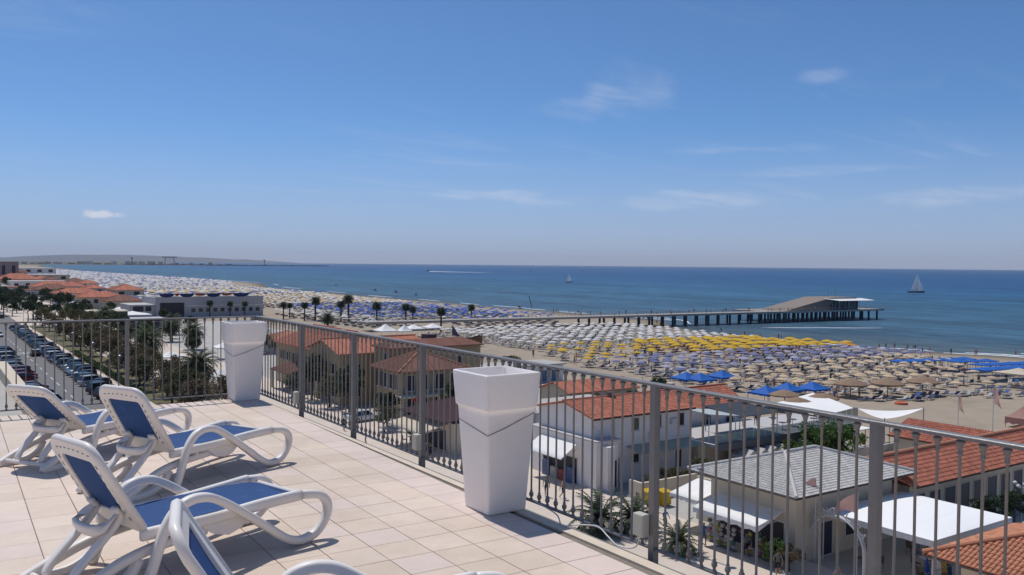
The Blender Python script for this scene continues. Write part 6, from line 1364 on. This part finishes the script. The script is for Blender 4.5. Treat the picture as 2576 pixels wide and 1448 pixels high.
# ================================================================== PEOPLE
SKIN = M('skin', (.38, .21, .14), rough=.6, var=.05); HAIR = M('hair', (.03, .02, .015), rough=.7, var=.1)
def person_mesh(pose, mats):
    """joints -> one skinned surface; clothes by height on the body"""
    P = dict(walk=dict(lf=(.10, .26, .06), lk=(.09, .16, .48), rf=(-.10, -.30, .12), rk=(-.09, -.02, .50), le=(.27, -.16, 1.12), lh=(.25, -.20, .86), re=(-.27, .14, 1.12), rh=(-.24, .24, .90)),
             stand=dict(lf=(.11, .03, .05), lk=(.10, .03, .48), rf=(-.11, .0, .05), rk=(-.10, .03, .48), le=(.27, -.02, 1.12), lh=(.26, .06, .86), re=(-.27, -.02, 1.12), rh=(-.25, .06, .86)),
             bent=dict(lf=(.11, .08, .05), lk=(.10, .10, .48), rf=(-.11, -.1, .05), rk=(-.10, .02, .48), le=(.26, .10, 1.14), lh=(.18, .28, 1.0), re=(-.27, .06, 1.12), rh=(-.2, .3, 1.05)))[pose]
    vs = [(0, 0, .94, .125, .10), (0, -.01, 1.12, .12, .085), (0, 0, 1.32, .155, .095), (0, 0, 1.44, .09, .07), (0, .01, 1.52, .05, .05), (0, .025, 1.60, .075, .085), (0, .03, 1.70, .07, .08)]
    ed = [(i, i + 1) for i in range(6)]
    def chain(root, pts):
        k = root
        for x, y, z, a in pts: vs.append((x, y, z, a, a)); ed.append((k, len(vs) - 1)); k = len(vs) - 1
    for s, f, kn, e, hn in ((1, 'lf', 'lk', 'le', 'lh'), (-1, 'rf', 'rk', 're', 'rh')):
        chain(0, [(s * .10, .0, .86, .092), (*P[kn], .060), (P[f][0], P[f][1], P[f][2] + .04, .040), (P[f][0] + s * .01, P[f][1] + .13, P[f][2] - .015, .035)])
        chain(2, [(s * .19, 0, 1.37, .058), (*P[e], .043), (*P[hn], .032), (P[hn][0], P[hn][1] + .03, P[hn][2] - .1, .026)])
    me = bpy.data.meshes.new('person'); me.from_pydata([v[:3] for v in vs], ed, []); ob = bpy.data.objects.new('tmp', me); C.objects.link(ob)
    sk = ob.modifiers.new('skin', 'SKIN'); sk.use_smooth_shade = True
    for i, v in enumerate(vs): me.skin_vertices[0].data[i].radius = (v[3], v[4])
    me.skin_vertices[0].data[0].use_root = True; ob.modifiers.new('sub', 'SUBSURF').levels = 1
    dg = bpy.context.evaluated_depsgraph_get(); out = bpy.data.meshes.new_from_object(ob.evaluated_get(dg)); bpy.data.objects.remove(ob)
    out.materials.clear()
    for m_ in mats: out.materials.append(m_)
    for f in out.polygons:
        c = f.center; top = mats[1] is not None
        f.material_index = 3 if (c.z > 1.655 or (c.z > 1.57 and c.y < 0)) else (2 if .55 < c.z < .98 and abs(c.x) < .21 else (1 if .98 < c.z < 1.46 and abs(c.x) < .26 else 0)); f.use_smooth = True
    return out
CL = {k: M('cloth_' + k, c, rough=.85, var=.08) for k, c in dict(white=(.6, .6, .58), navy=(.03, .04, .09), red=(.4, .04, .04), grey=(.12, .12, .13), blue=(.05, .14, .35), black=(.015, .015, .018), khaki=(.25, .2, .12)).items()}
pms = {('walk', 'grey'): person_mesh('walk', [SKIN, CL['grey'], CL['black'], HAIR]), ('walk', 'bare'): person_mesh('walk', [SKIN, SKIN, CL['navy'], HAIR]), ('stand', 'bare'): person_mesh('stand', [SKIN, SKIN, CL['red'], HAIR]), ('stand', 'white'): person_mesh('stand', [SKIN, CL['white'], CL['navy'], HAIR]), ('bent', 'blue'): person_mesh('bent', [SKIN, CL['blue'], CL['grey'], HAIR]), ('stand', 'dark'): person_mesh('stand', [SKIN, CL['black'], CL['black'], HAIR])}
def person(k, label, x, y, z, rz, s=1.0, group=None): return put('person', pms[k], loc=(x, y, z), rz=rz, scale=s, label=label, cat='person', group=group)
random.seed(101)
person(('walk', 'grey'), 'person in grey walking on the promenade, left one of the walking pair', 44.4, 60.1, .13, 2.6); person(('walk', 'bare'), 'bare-chested person in dark shorts walking, right one of the walking pair', 45.1, 58.7, .13, -2.4)
person(('bent', 'blue'), 'person in blue top browsing racks under the shop awning', 46.0, 43.4, .13, -1.2); person(('stand', 'white'), 'person in white top beside the garden globe lamp', 71.8, 32.6, 0, .5); person(('stand', 'bare'), 'person in red shorts beside the garden globe lamp', 73.0, 32.4, 0, 2.5)
person(('stand', 'white'), 'waiter in white top standing on the cafe deck', 74.0, 62.6, 3.05, 2.0); person(('stand', 'dark'), 'person in black by the glass fence of the white tent', *gp(2405, 1195, 0)[:2], 0, 1.0)
ks = list(pms)
for i in range(34): x = 186 + i * 3.9 + U(-1.5, 1.5); person(random.choice(ks), f'person walking on the pier deck, {ordw(i)} from the shore', x, near_y(x) + U(1, 6) if x < 268 else near_y(x) + U(.6, 2), DZ, U(0, 6.28), 1.0, 'people on the pier')
for i in range(46):
    y = U(92, 330); x = shore(y) + U(-7, 9); person(random.choice([k for k in ks if k[1] in ('bare', 'dark')] + [('stand', 'bare')]), f'bather at the waterline, {ordw(i)} of the scattered bathers', x, y, max(gz(x, y), SEA - .7), U(0, 6.28), U(.85, 1.05), 'bathers at the waterline')
for i in range(99):
    x, y = U(108, 186), random.choice((U(80, 131), U(78, 110), U(132, 165))); person(random.choice(ks), f'beachgoer among the umbrellas, {ordw(i)} of the scattered beachgoers', x, y, gz(x, y), U(0, 6.28), U(.9, 1.05), 'people among the umbrellas')

# seats, tables and small clutter in the yards
random.seed(111)
CHR = M('rattan', (.16, .11, .07), rough=.8, var=.15)
def chair_mesh():
    q = MB(); q.box(-.22, .22, -.22, .22, .42, .47); q.box(-.22, .22, .19, .22, .47, .88)
    for x in (-.2, .17):
        for y in (-.2, .17): q.box(x, x + .03, y, y + .03, 0, .42)
    return q.mesh('cafe_chair', CHR)
chm = chair_mesh(); k = 0
for cx, cy in ((62.3, 33.5), (63.6, 31.0), (52.5, 34.6), (55.0, 32.2), (53.2, 30.6), (57.8, 34.4), (47.0, 84.5), (44.6, 82.0), (45.0, 86.2), (64.6, 30.2), (47.6, 51.6), (48.6, 72.4)):
    tb = thing('cafe_table', f'small round cafe table in the yards by the promenade, {ordw(k)} of twelve', 'table', (cx, cy, .13), group='tables in the yards'); lpart('table_top', MB().lathe([(.4, .70), (.4, .73)], 14), FRAM, tb); lpart('leg', MB().lathe([(.2, 0), (.2, .02), (.03, .04), (.03, .70)], 8), STEEL, tb)
    for j in range(3): a = j * 2.1 + U(0, 1); put('cafe_chair', chm, loc=(cx + .72 * math.cos(a), cy + .72 * math.sin(a), .13), rz=a - PI / 2, label=f'brown rattan chair, {ordw(j)} at the {ordw(k)} yard table', cat='chair', group='rattan chairs in the yards')
    k += 1
for i, (x, y) in enumerate(((46.8, 40.2), (47.6, 52.2), (44.8, 66.5), (43.2, 70.4), (46.2, 47.5), (42.6, 77.4), (45.5, 36.5), (47.0, 33.2), (63.5, 32.2), (43.8, 90.5), (40.5, 88.2), (41.5, 96.6))): person(ks[i % 6], f'person standing about on the promenade and in the yards, {ordw(i)} of twelve', x, y, .13, U(0, 6.28), 1.0, 'people on the promenade')
t = thing('surfboard_rack', 'row of coloured boards leaning in the shade of the marquee', 'rack', (51.6, 30.2, 0)); lpart('bar', MB().tube([(0, 0, 1.0), (3.2, 0, 1.0)], .03, 6), STEEL, t)
for i in range(5): lpart('board', MB().prism([(.2 + i * .6, -.1, .05), (.55 + i * .6, -.1, .05), (.6 + i * .6, .0, 1.2), (.38 + i * .6, .1, 2.0), (.15 + i * .6, .0, 1.2)], (0, .06, 0)), [BLU, REDC, FAB, UY, NAV][i], t)

# ================================================================== the air
hz = bpy.data.materials.new('haze'); hz.use_nodes = True; t_ = hz.node_tree
t_.nodes.remove(t_.nodes['Principled BSDF']); pv = t_.nodes.new('ShaderNodeVolumePrincipled')
pv.inputs['Color'].default_value = (0.90, 0.915, 1.0, 1); pv.inputs['Density'].default_value = 3.3e-5; pv.inputs['Anisotropy'].default_value = 0.0
t_.links.new(pv.outputs[0], t_.nodes['Material Output'].inputs['Volume'])
put('haze', MB().box(-15100, 24200, -9100, 24600, -6.5, 330).mesh('haze', hz), kind='stuff')
